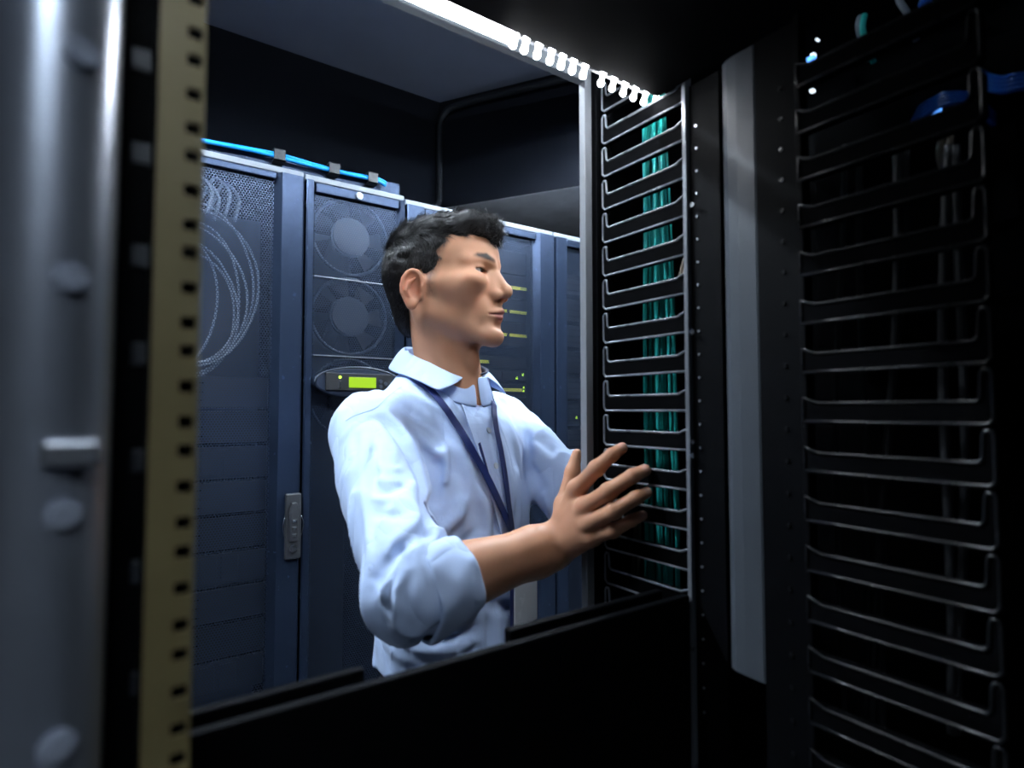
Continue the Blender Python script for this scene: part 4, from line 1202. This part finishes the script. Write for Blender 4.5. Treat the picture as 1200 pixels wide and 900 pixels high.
def add_creases(m):
    n, l = m.node_tree.nodes, m.node_tree.links
    b = n['Principled BSDF']
    old = b.inputs['Normal'].links[0].from_node
    tc = n.new('ShaderNodeTexCoord')
    mp = n.new('ShaderNodeMapping'); mp.inputs['Scale'].default_value = (1.0, 1.0, 0.55); mp.inputs['Rotation'].default_value = (0.5, 0.3, 0.4)
    l.new(tc.outputs['Object'], mp.inputs['Vector'])
    nz = n.new('ShaderNodeTexNoise'); nz.inputs['Scale'].default_value = 15.0; nz.inputs['Detail'].default_value = 1.5; nz.inputs['Distortion'].default_value = 0.9
    l.new(mp.outputs[0], nz.inputs['Vector'])
    sb = n.new('ShaderNodeMath'); sb.operation = 'SUBTRACT'; sb.inputs[1].default_value = 0.5; l.new(nz.outputs['Fac'], sb.inputs[0])
    ab = n.new('ShaderNodeMath'); ab.operation = 'ABSOLUTE'; l.new(sb.outputs[0], ab.inputs[0])
    pw_ = n.new('ShaderNodeMath'); pw_.operation = 'POWER'; pw_.inputs[1].default_value = 0.7; l.new(ab.outputs[0], pw_.inputs[0])
    bp = n.new('ShaderNodeBump'); bp.inputs['Strength'].default_value = 0.36; bp.inputs['Distance'].default_value = 0.012
    l.new(pw_.outputs[0], bp.inputs['Height']); l.new(old.outputs['Normal'], bp.inputs['Normal']); l.new(bp.outputs['Normal'], b.inputs['Normal'])
add_creases(M['shirt'])
M['lining'] = cloth_mat('navy_lining', (0.010, 0.018, 0.055))
M['trouser'] = cloth_mat('black_trouser_cloth', (0.010, 0.011, 0.014))
M['strap'] = cloth_mat('blue_lanyard_weave', (0.003, 0.013, 0.10), 0.6, 1500)
M['leather'] = mat('black_leather', (0.01, 0.01, 0.011), 0.35, 0.0, 0.1, 60, 0.2, 300)
M['hairbase'] = mat('hair_undercoat', (0.010, 0.009, 0.009), 0.75, 0.0, 0.3, 200, 0.3, 900, 0.15)
M['hair'] = mat('black_brown_hair', (0.012, 0.010, 0.010), 0.42, 0.0, 0.25, 90, 0.0, 300, 0.5)
M['card'] = mat('badge_card', (0.75, 0.80, 0.86), 0.25, 0.0, 0.03, 20)
M['button'] = mat('shirt_button', (0.55, 0.62, 0.74), 0.3, 0.0, 0.05, 80)

pw = v2w(np.array([[OT[0], OT[1], ZF]]))[0]
person = thing('person', 'person in a pale blue shirt with a lanyard, one hand on the cable manager', 'person', pw)

# ---- skin colours
def skin_tint(p):
    base = np.array([0.48, 0.243, 0.148])
    col = np.tile(base, (len(p), 1))
    q = (p - OH) @ AH; qa = q.copy(); qa[:, 1] = np.abs(qa[:, 1])
    n = vnoise(p, 55); col *= (0.94 + 0.12 * n)[:, None]
    hd = nrm3(q) < 0.20
    def blend(mask, c):
        m = np.clip(mask, 0, 1)[:, None] * hd[:, None]
        return col * (1 - m) + np.array(c) * m
    lips = np.minimum(cap(qa, (0.1110, 0.0, -0.0660), (0.0985, 0.0225, -0.0708), 0.0044, 0.0018), cap(qa, (0.1095, 0.0, -0.0752), (0.0985, 0.0205, -0.0718), 0.0052, 0.0020))
    col = blend(0.8 - lips / 0.0018, (0.36, 0.135, 0.11))
    slit = cap(qa, (0.1125, 0, -0.0702), (0.0985, 0.0250, -0.0712), 0.0010, 0.0008)
    col = blend(0.85 - slit / 0.0015, (0.16, 0.06, 0.05))
    brow = chain(qa, [(0.1045, 0.013, 0.0160), (0.100, 0.027, 0.0205), (0.091, 0.041, 0.0205), (0.080, 0.053, 0.0155)], (0.0036, 0.0044, 0.0036, 0.0018))
    br = (1.0 - brow / 0.003) * (0.75 + 0.5 * vnoise(q + 2, 500))
    col = blend(np.clip(br, 0, 0.985), (0.010, 0.008, 0.007))
    ridge = np.abs(ell(qa, EYE + np.array([0.0125, 0.0015, -0.0008]), (0.010, 0.0160, 0.0037)))
    col = blend(np.where(qa[:, 2] > EYE[2] + 0.0005, 0.9 - ridge / 0.0016, 0.45 - ridge / 0.0016), (0.03, 0.02, 0.018))
    cheek = np.exp(-(nrm3(qa - np.array([0.085, 0.042, -0.032])) / 0.022) ** 2)
    col = blend(0.25 * cheek, (0.50, 0.21, 0.14))
    earm = np.exp(-(nrm3(qa - np.array([-0.010, 0.085, -0.022])) / 0.028) ** 4)
    col = blend(0.45 * earm, (0.54, 0.19, 0.12))
    # clipped hair showing the scalp at the temple and sideburn
    side = -poly_sdf(q[:, 0], q[:, 2], [(0.012, -0.040), (0.030, -0.046), (0.034, -0.016), (0.050, 0.030), (0.075, 0.062), (0.0, 0.09), (-0.08, 0.06), (-0.085, -0.05), (-0.055, -0.085), (-0.042, -0.03), (-0.005, 0.004), (0.012, -0.006)])
    col = blend(np.where(np.abs(q[:, 1]) > 0.03, np.clip(0.1 + side / 0.02, 0, 0.85), 0) * (0.6 + 0.6 * vnoise(q + 7, 420)) * np.where(nrm3((qa - np.array([-0.006, 0.083, -0.026])) / np.array([0.024, 0.02, 0.036])) < 1, 0, 1), (0.045, 0.034, 0.030))
    shave = np.exp(-((qa[:, 2] + 0.098) / 0.022) ** 2) * (qa[:, 0] > 0.05)
    col = blend(0.10 * shave, (0.20, 0.15, 0.13))
    # nails
    ctr = FJ
    for k, js in FJ.items():
        ax = js[3] - js[2]; ax /= np.linalg.norm(ax)
        view = -(js[3] / np.linalg.norm(js[3])); nx = np.array([-RV[0] * 0 - 0, 0, 0])
        back = np.array([-(np.array([1.0, 0, 0]) @ RV), -(np.array([1.0, 0, 0]) @ FV), 0.0]); back -= ax * (back @ ax); back /= np.linalg.norm(back)
        c = js[3] + back * 0.0055 + ax * 0.0005
        m = np.clip(1.6 - nrm3((p - c) / 0.0052), 0, 1) * 0.8
        col = col * (1 - m[:, None]) + np.array([0.60, 0.36, 0.30]) * m[:, None]
        for jn in (1, 2):
            m = 0.30 * np.exp(-(nrm3(p - js[jn] - back * 0.008) / 0.006) ** 2)
            col = col * (1 - m[:, None]) + np.array([0.38, 0.16, 0.10]) * m[:, None]
        m = 0.25 * np.exp(-(nrm3(p - js[0] - back * 0.010) / 0.009) ** 2)
        col = col * (1 - m[:, None]) + np.array([0.44, 0.19, 0.12]) * m[:, None]
    return np.clip(col, 0, 1)

HEADRES = 0.0019
hb = np.array([H2v(c) for c in np.array(np.meshgrid([-0.12, 0.14], [-0.11, 0.11], [-0.235, 0.11])).reshape(3, -1).T])
headp = surface(sd_head, hb.min(0), hb.max(0), HEADRES)
hp_ = np.array([W1, E1, *THUMB, *[j for v in FJ.values() for j in v]])
handp = surface(sd_hand, hp_.min(0) - 0.06, hp_.max(0) + 0.03, 0.0019)
lp = np.array([W2, E2, *[w2v(t) for t in L_tips]])
leftp = surface(sd_left, lp.min(0) - 0.05, lp.max(0) + 0.05, 0.004)
corep = surface(sd_core, OT + np.array([-0.45, -0.55, ZF - OT[2] + 0.0]), OT + np.array([0.45, 0.40, 0.08]), 0.012)
headp = (smooth_mesh(*headp, 1, 0.4), headp[1]); handp = (smooth_mesh(*handp, 2, 0.4), handp[1])
allp = np.concatenate([headp[0], handp[0], leftp[0], corep[0]])
body = build('body', [headp, handp, leftp, corep], M['skin'], person, skin_tint(allp))

# ---- eyes
for s in (1, -1):
    bm = bmesh.new(); bmesh.ops.create_uvsphere(bm, u_segments=32, v_segments=24, radius=0.0125)
    me = bm_mesh(bm, 'eye', True)
    c = H2v(EYE * np.array([1, s, 1]))
    gaze = H2v((0.60, 0.0, 0.05)) - c; gaze = gaze / np.linalg.norm(gaze)
    gw = gaze[0] * RV + gaze[1] * FV + gaze[2] * np.array([0, 0, 1.0])
    co = np.array([v.co for v in me.vertices]); n_ = co / np.linalg.norm(co, axis=1)[:, None]
    ang = np.degrees(np.arccos(np.clip(n_ @ gw, -1, 1)))
    col = np.where((ang < 11)[:, None], np.array([0.004, 0.004, 0.004]), np.where((ang < 30)[:, None], np.array([0.022, 0.012, 0.008]), np.array([0.34, 0.31, 0.30])))
    at = me.color_attributes.new('tint', 'FLOAT_COLOR', 'POINT'); at.data.foreach_set('color', np.concatenate([col, np.ones((len(col), 1))], 1).astype(np.float32).ravel())
    e = link('eye', me, M['eye'], body); e.location = v2w(c[None])[0]

# ---- shirt mesh
tb = np.array([OT + np.array([-0.32, -0.42, -0.60]), OT + np.array([0.30, 0.32, 0.13])])
shp = surface(sd_shirt, tb[0], tb[1], 0.0036)
shp = (smooth_mesh(*shp, 1, 0.5), shp[1])
shirt = build('shirt', [shp], M['shirt'], person)
shirt['label'] = 'pale blue cotton shirt with rolled sleeves'
# rolled cuffs
def cuff(E, W, r0, r1, t0, t1, nm):
    ax = (W - E) / np.linalg.norm(W - E)
    u = np.cross(ax, [0, 0, 1.0]); u /= np.linalg.norm(u); w = np.cross(ax, u)
    prof = [(t0, r0 - 0.004), (t0, r0 + 0.001), (t0 + 0.003, r0 + 0.003), ((t0 + t1) / 2, (r0 + r1) / 2 + 0.0035), (t1 - 0.004, r1 + 0.003), (t1, r1 + 0.001), (t1 + 0.0005, r1 - 0.002), (t1 - 0.003, r1 - 0.0045), (t1 - 0.02, r1 - 0.006)]
    n = 72; vs_, fs = [], []
    for k in range(n):
        a = 2 * math.pi * k / n
        wob = 1 + 0.035 * math.sin(2 * a + 0.7) + 0.018 * math.sin(5 * a + 1.0)
        for j, (t, r) in enumerate(prof):
            wr = 0.0022 * math.sin(7 * a + t * 90) * (1 if 1 < j < 6 else 0.3)
            vs_.append(E + ax * (t + 0.003 * math.sin(a + 1)) + (u * math.cos(a) + w * math.sin(a)) * (r * wob + wr))
    m = len(prof)
    for k in range(n):
        for j in range(m - 1):
            fs.append((k * m + j, k * m + j + 1, ((k + 1) % n) * m + j + 1, ((k + 1) % n) * m + j))
    Wv = v2w(np.array(vs_)); c = Wv.mean(0)
    me = bpy.data.meshes.new(nm); me.from_pydata([tuple(v - c) for v in Wv], [], fs)
    b2 = bmesh.new(); b2.from_mesh(me); bmesh.ops.recalc_face_normals(b2, faces=b2.faces); b2.to_mesh(me); b2.free()
    for p in me.polygons: p.use_smooth = True
    o = link(nm, me, M['shirt'], shirt); o.location = c
    sd = o.modifiers.new('sub', 'SUBSURF'); sd.levels = 1; sd.render_levels = 2
    return o
cuff(E1, W1, 0.0565, 0.0475, 0.002, 0.064, 'cuff')
cuff(E2, W2, 0.0515, 0.0450, 0.015, 0.066, 'cuff')

# ---- collar: stand and folded leaf round the neck (torso frame, angle 0 = front, + towards the person's right)
NC = np.array([-0.004, 0.0])
def collar_pt(th, rad, z):
    return np.array([NC[0] + rad * math.cos(th) * 1.02, NC[1] + rad * math.sin(th) * 0.95, z])
def sheet(nm, rows, material, parent, th=0.0016, sub=1):
    n = len(rows[0]); vs_ = [p for r in rows for p in r]; fs = []
    for i in range(len(rows) - 1):
        for j in range(n - 1):
            fs.append((i * n + j, i * n + j + 1, (i + 1) * n + j + 1, (i + 1) * n + j))
    Wv = v2w(T2v(np.array(vs_))); c = Wv.mean(0)
    me = bpy.data.meshes.new(nm); me.from_pydata([tuple(v - c) for v in Wv], [], fs)
    for p in me.polygons: p.use_smooth = True
    o = link(nm, me, material, parent); o.location = c
    s_ = o.modifiers.new('thick', 'SOLIDIFY'); s_.thickness = th; s_.offset = 0
    if sub:
        q_ = o.modifiers.new('sub', 'SUBSURF'); q_.levels = sub; q_.render_levels = sub
    return o
def ztop(th):
    c = 0.5 - 0.5 * math.cos(th)       # 0 front .. 1 back
    return 0.002 + 0.058 * c ** 0.8
def far_open(th):
    return 0.013 * math.exp(-((math.degrees(th) - 318) / 30.0) ** 2)
rows_s, rows_l = [[], [], []], [[], [], [], [], []]
A0, A1 = math.radians(2), math.radians(358)
for k in range(61):
    th = A0 + (A1 - A0) * k / 60
    zt = ztop(th); rr = 0.0625 + 0.002 * math.cos(th) + far_open(th) + 0.009 * math.exp(-(min(th, 2 * math.pi - th) / 0.7) ** 2)
    rows_s[0].append(collar_pt(th, rr, zt)); rows_s[1].append(collar_pt(th, rr + 0.003, zt - 0.018)); rows_s[2].append(collar_pt(th, rr + 0.009, zt - 0.052))
sheet('collar_stand', rows_s, M['shirt'], shirt)
B0, B1 = math.radians(14), math.radians(340)
for k in range(61):
    th = B0 + (B1 - B0) * k / 60
    front = max(0.0, 1 - min(th - B0, B1 - th) / math.radians(62)) ** 2
    zt = ztop(th) + 0.0015; rr = 0.064 + far_open(th)
    drop = 0.0355 + 0.008 * front; out = 0.025 + 0.010 * front
    rows_l[0].append(collar_pt(th, rr, zt - 0.004)); rows_l[1].append(collar_pt(th, rr + 0.0025, zt + 0.001))
    for i, f in enumerate((0.25, 0.62, 1.0)):
        sp_th = math.radians(38) * f
        b0, b1 = B0 + sp_th, B1 - sp_th * 0.7
        t2 = b0 + (b1 - b0) * k / 60
        zt2 = ztop(t2) + 0.0015
        rows_l[2 + i].append(collar_pt(t2, 0.064 + far_open(t2) + 0.004 + out * f ** 0.8 + 0.005 * f * math.exp(-((math.degrees(t2) - 76) / 22) ** 2), zt2 - drop * f + 0.004 * f * math.exp(-((math.degrees(t2) - 76) / 22) ** 2)))
cl = sheet('collar', rows_l, M['shirt'], shirt, 0.0022)
# navy facing inside the open far side of the collar
rows = [[], [], [], []]
for k in range(17):
    th = math.radians(296) + math.radians(60) * k / 16
    zt = ztop(th) + 0.002; rr = 0.0590 + far_open(th)
    for i, (dr, dz_) in enumerate(((0.0085, 0.0015), (0.0005, 0.0042), (-0.001, -0.016), (0.002, -0.036))):
        rows[i].append(collar_pt(th, rr + dr + 0.002, zt + dz_))
sheet('collar_lining', rows, M['lining'], shirt, 0.0012)['label'] = 'navy collar lining'

# ---- things lying on the shirt
def sd_top(p): return sd_shirt(p, True)
def on_shirt(pix, n, lift, ramp=0):
    d = smooth_pts([(x, y, 0) for x, y in pix], n)[:, :2]
    P = trace(sd_top, d)
    N_ = grad(sd_shirt0, P)
    for _ in range(3):
        P[1:-1] = (P[:-2] + 2 * P[1:-1] + P[2:]) / 4; N_[1:-1] = (N_[:-2] + 2 * N_[1:-1] + N_[2:]) / 4
    N_ /= np.linalg.norm(N_, axis=1)[:, None]
    lf = np.full(len(P), lift)
    if ramp: lf[:ramp] = np.linspace(0.0016, lift, ramp)
    P = P + N_ * lf[:, None]
    Nw = N_[:, 0:1] * RV + N_[:, 1:2] * FV + N_[:, 2:3] * np.array([0, 0, 1.0])
    return v2w(P), Nw
P_, N_ = on_shirt([(549, 476), (558, 500), (568, 530), (580, 570), (592, 620), (604, 680), (612, 730), (614, 752)], 40, 0.0012)
pk = ribbon('placket', P_, N_, 0.030, 0.0012, M['shirt'], shirt)
P_, N_ = on_shirt([(547, 477), (554, 500), (561, 522), (568, 545), (574, 566)], 24, 0.0020)
ribbon('placket_piping', P_, N_, np.interp(np.linspace(0, 1, 24), [0, 0.4, 1], [0.007, 0.006, 0.002]), 0.0008, M['strap'], shirt)
for px, py in ((572, 505), (580, 546), (589, 592), (607, 660), (613, 705)):
    P_, N_ = on_shirt([(px - 1, py - 1), (px, py), (px + 1, py + 1)], 3, 0.0022)
    disc('button', P_[1], N_[1], 0.0052, 0.0022, M['button'], shirt, 14, 0.0006)
p_ = v2w(T2v(collar_pt(math.radians(10), 0.0705, -0.016)[None]))[0]; n_ = AT @ np.array([math.cos(0.17), math.sin(0.17), 0.1])
disc('button', p_, n_[0] * RV + n_[1] * FV + n_[2] * np.array([0, 0, 1.0]), 0.0055, 0.0025, M['button'], shirt, 14, 0.0006)
# seam of the yoke over the near shoulder, and the sleeve seam
for pix in ([(405, 493), (415, 487), (428, 483), (440, 478), (455, 464), (470, 452)],):
    P_, N_ = on_shirt(pix, 24, 0.0004)
    ribbon('seam', P_, N_, 0.0022, 0.0007, M['shirt'], shirt)

trs = surface(sd_trousers, OT + np.array([-0.45, -0.5, ZF - OT[2] + 0.0]), OT + np.array([0.45, 0.35, -0.40]), 0.011)
trousers = build('trousers', [trs], M['trouser'], person)
for h, k, a in LEG:
    toe = a + AT[:, 0] * 0.17
    def sd_shoe(p, a=a, toe=toe):
        z = p[:, 2] - ZF
        t2 = toe.copy(); t2[2] = ZF + 0.040; hl = a - AT[:, 0] * 0.035; hl[2] = ZF + 0.048
        d = ecap(p, hl, t2, 0.046, 0.046, (0, 0, 1), 0.85)
        d = smin(d, cap(p, np.array([a[0], a[1], ZF + 0.05]), np.array([a[0], a[1], ZF + 0.095]), 0.05, 0.046), 0.03)
        d = np.maximum(d, z - 0.105)
        return np.maximum(d, -z + 0.001)
    sp_ = surface(sd_shoe, np.minimum(a, toe) - np.array([0.12, 0.12, 0.12]), np.maximum(a, toe) + np.array([0.12, 0.12, 0.06]), 0.006)
    build('shoe', [sp_], M['leather'], person)

# ---- lanyard and badge
lan = thing('lanyard', 'dark blue lanyard with a white card holder hanging on the blue shirt', 'lanyard', v2w(V(597, 628, 0.95)[None])[0])
P_, N_ = on_shirt([(484, 442), (490, 448), (500, 458), (520, 482), (540, 512), (556, 540), (570, 566), (582, 592), (591, 613), (596, 627)], 70, 0.0080, 16)
ribbon('strap', P_, N_, np.interp(np.linspace(0, 1, 70), [0, 0.15, 0.8, 1], [0.014, 0.0125, 0.012, 0.011]), 0.0012, M['strap'], lan)
P2, N2 = on_shirt([(576, 469), (575, 478), (575, 488), (577, 505), (582, 530), (587, 560), (591, 592), (596, 627)], 50, 0.0088, 8)
ribbon('strap', P2, N2, np.interp(np.linspace(0, 1, 50), [0, 0.6, 1], [0.010, 0.0115, 0.010]), 0.0012, M['strap'], lan)
pe = P_[-1]; ne = N_[-1]
# round the back of the neck, between collar stand and leaf, joining both straps
rr, nn = [], []
for k in range(25):
    th = math.radians(84) + math.radians(221) * k / 24
    rr.append(collar_pt(th, 0.0745 + far_open(th) + np.interp(math.degrees(th), [284, 318], [0, 0.0065]), ztop(th) - np.interp(math.degrees(th), [270, 318], [0.019, 0.038]))); nn.append([math.cos(th), math.sin(th), 0.15])
rr = v2w(T2v(np.array(rr))); nv = np.array(nn) @ AT.T; nv = nv[:, 0:1] * RV + nv[:, 1:2] * FV + nv[:, 2:3] * np.array([0, 0, 1.0])
rr = np.vstack([P_[1], P_[0], rr, P2[0], P2[1]]); nv = np.vstack([N_[1], N_[0], nv, N2[0], N2[1]])
i_ = np.linspace(0, 1, len(rr)); m_ = 60
rr = smooth_pts(rr, m_); nv = np.stack([np.interp(np.linspace(0, 1, m_), i_, nv[:, c]) for c in range(3)], 1)
ribbon('neck_strap', rr, nv / np.linalg.norm(nv, axis=1)[:, None], 0.010, 0.0010, M['strap'], lan)
fwd = AT[:, 0]; fwdw = fwd[0] * RV + fwd[1] * FV
latw = AT[0, 1] * RV + AT[1, 1] * FV
upw = np.array([0, 0, 1.0])
def obox(nm, c, hx_, hy_, hz_, material, parent, bevel=0.001):
    """box oriented to the chest: half sizes lateral, thickness, height"""
    bm = bmesh.new(); box_bm(bm, (-hx_, -hy_, -hz_), (hx_, hy_, hz_)); bmesh.ops.recalc_face_normals(bm, faces=bm.faces)
    bmesh.ops.bevel(bm, geom=list(bm.edges), offset=min(bevel, hy_ * 0.6), segments=2, affect='EDGES')
    Mx = Matrix((tuple(latw), tuple(fwdw), tuple(upw))).transposed()
    bmesh.ops.rotate(bm, verts=bm.verts, cent=(0, 0, 0), matrix=Mx)
    o = link(nm, bm_mesh(bm, nm), material, parent); o.location = c; return o
cc, cn = on_shirt([(606, 682), (608, 690), (610, 698)], 3, 0.006)
ccc = cc[1] + latw * 0.022
ccc[2] = pe[2] - 0.022 - 0.062
# let the card hang just clear of the shirt front, its buttons and folds
gx, gz = np.meshgrid(np.linspace(-0.036, 0.036, 9), np.linspace(-0.063, 0.063, 15))
back = ccc + gx.reshape(-1, 1) * latw + gz.reshape(-1, 1) * upw
def w2v_n(w):
    w = w - CAM; return np.stack([w @ RV, w @ FV, w[:, 2]], 1)
for _ in range(60):
    if sd_shirt(w2v_n(back - fwdw * 0.0025)).min() > 0.0065: break
    back = back + fwdw * 0.001; ccc = ccc + fwdw * 0.001
ctop = ccc + np.array([0, 0, 0.062])
cm = (pe + fwdw * 0.002 + ctop) / 2; cm = cm + 0
obox('clip', cm, 0.006, max(0.003, abs((ctop - pe) @ fwdw) / 2 + 0.002), 0.013, M['chrome'], lan)
card = obox('card_holder', ccc, 0.035, 0.0025, 0.062, M['strap'], lan, 0.001)
obox('card', ccc + fwdw * 0.0026, 0.031, 0.0012, 0.058, M['card'], lan, 0.0005)

# ---- hair
HP = [(0.010, -0.042), (0.024, -0.046), (0.031, -0.018), (0.040, 0.006), (0.052, 0.026), (0.066, 0.043), (0.082, 0.054), (0.098, 0.055), (0.108, 0.046), (0.122, 0.05), (0.122, 0.125), (-0.13, 0.125), (-0.13, -0.10), (-0.068, -0.098), (-0.048, -0.078), (-0.036, -0.045), (-0.026, -0.012), (-0.012, 0.006), (0.006, 0.006), (0.012, -0.006)]
def sd_hair(p, grow=0.0):
    q = (p - OH) @ AH
    qa = np.stack([q[:, 0], np.abs(q[:, 1]), q[:, 2]], 1)
    d = ell(q, (0.003, 0, 0.022), (0.0935, 0.0755, 0.079))                      # cropped sides and back
    d = smin(d, ell(q, (-0.035, 0, 0.018), (0.064, 0.066, 0.070)), 0.02)
    d = smin(d, ell(q, (-0.055, 0, -0.040), (0.030, 0.046, 0.05)), 0.02)
    d = smin(d, ell(q, (0.008, 0, 0.058), (0.088, 0.068, 0.050)), 0.02)         # fuller top
    d = smin(d, ell(q, (0.066, 0.004, 0.070), (0.042, 0.052, 0.031)), 0.016)    # swept front
    d = smin(d, ell(q, (0.092, 0.0, 0.064), (0.019, 0.040, 0.023)), 0.012)
    d = smax(d, poly_sdf(q[:, 0], q[:, 2], HP), 0.006)
    ear = ell(qa, (-0.004, 0.085, -0.028), (0.020, 0.022, 0.033))
    d = smax(d, -ear, 0.004)
    st = np.stack([q[:, 0] * 0.35 + q[:, 2] * 0.25, q[:, 1], q[:, 2] * 0.6], 1)
    amp = np.clip((q[:, 2] + 0.02) / 0.08, 0.15, 1)
    d = d - amp * ((vnoise(st + 4, 110) - 0.5) * 0.006 + (vnoise(st + 8, 240) - 0.5) * 0.004)
    return d
hb2 = np.array([H2v(c) for c in np.array(np.meshgrid([-0.13, 0.13], [-0.10, 0.10], [-0.11, 0.125])).reshape(3, -1).T])
hrp = surface(sd_hair, hb2.min(0), hb2.max(0), 0.0026)
hpos, hq = hrp
hn = grad(sd_hair, hpos, 0.003)
# strands: short tapered blades rooted on the hair surface
rg = np.random.default_rng(5)
NS = 36000
fi = rg.integers(0, len(hq), NS)
w4 = rg.dirichlet(np.ones(4), NS)
root = (hpos[hq[fi]] * w4[:, :, None]).sum(1); nrm_ = hn[hq[fi]].mean(1); nrm_ /= np.linalg.norm(nrm_, axis=1)[:, None]
ql = (root - OH) @ AH; nl = nrm_ @ AH
keep = (nl[:, 2] > -0.75)
root, nrm_, ql, nl = root[keep], nrm_[keep], ql[keep], nl[keep]
top = np.clip((ql[:, 2] - 0.035) / 0.035, 0, 1)
flow_top = np.stack([0.9 + 0 * top, 0.30 * np.sin(ql[:, 1] * 40) + 0.25, 0.15 + 0.35 * np.clip(ql[:, 0] / 0.09, 0, 1)], 1)
flow_side = np.stack([-0.18 + 0.3 * np.clip(ql[:, 0] / 0.05, -1, 1), 0 * top, -1.0 + 0 * top], 1)
flow = flow_top * top[:, None] + flow_side * (1 - top[:, None])
flow += rg.normal(0, 0.17, flow.shape)
flow -= nl * (flow * nl).sum(1)[:, None]
flow /= np.linalg.norm(flow, axis=1)[:, None] + 1e-9
LEN = (0.008 + 0.015 * top) * rg.uniform(0.6, 1.25, len(top))
lift = (0.42 - 0.12 * top) * rg.uniform(0.4, 1.2, len(top))
sidev = np.cross(flow, nl)
verts, faces = [], []
segs = 3
base = len(root)
prev = None
VS = []
for s in range(segs + 1):
    t = s / segs
    ctr = ql - nl * 0.0008 + flow * (LEN * t)[:, None] + nl * (LEN * lift * (t - 0.55 * t * t))[:, None]
    wd = 0.00055 * (1 - 0.85 * t)
    VS.append(ctr - sidev * wd); VS.append(ctr + sidev * wd)
    VS.append(ctr + nl * wd * 1.2)
VS = np.stack(VS, 1)                                  # strand, (segs+1)*3, 3
nv_ = (segs + 1) * 3
sp = VS.reshape(-1, 3) @ AH.T + OH
loc = []
for s in range(segs):
    for a, b in ((0, 1), (1, 2), (2, 0)):
        loc.append((s * 3 + a, s * 3 + b, (s + 1) * 3 + b, (s + 1) * 3 + a))
sq = (np.array(loc)[None] + (np.arange(len(VS)) * nv_)[:, None, None]).reshape(-1, 4)
hair = build('hair', [(hpos, hq), (sp, sq)], M['hairbase'], person)
hair.data.materials.append(M['hair'])
mi = np.ones(len(hair.data.polygons), np.int32); mi[:len(hq)] = 0
hair.data.polygons.foreach_set('material_index', mi)
hair['label'] = 'short black hair, swept forward on top'
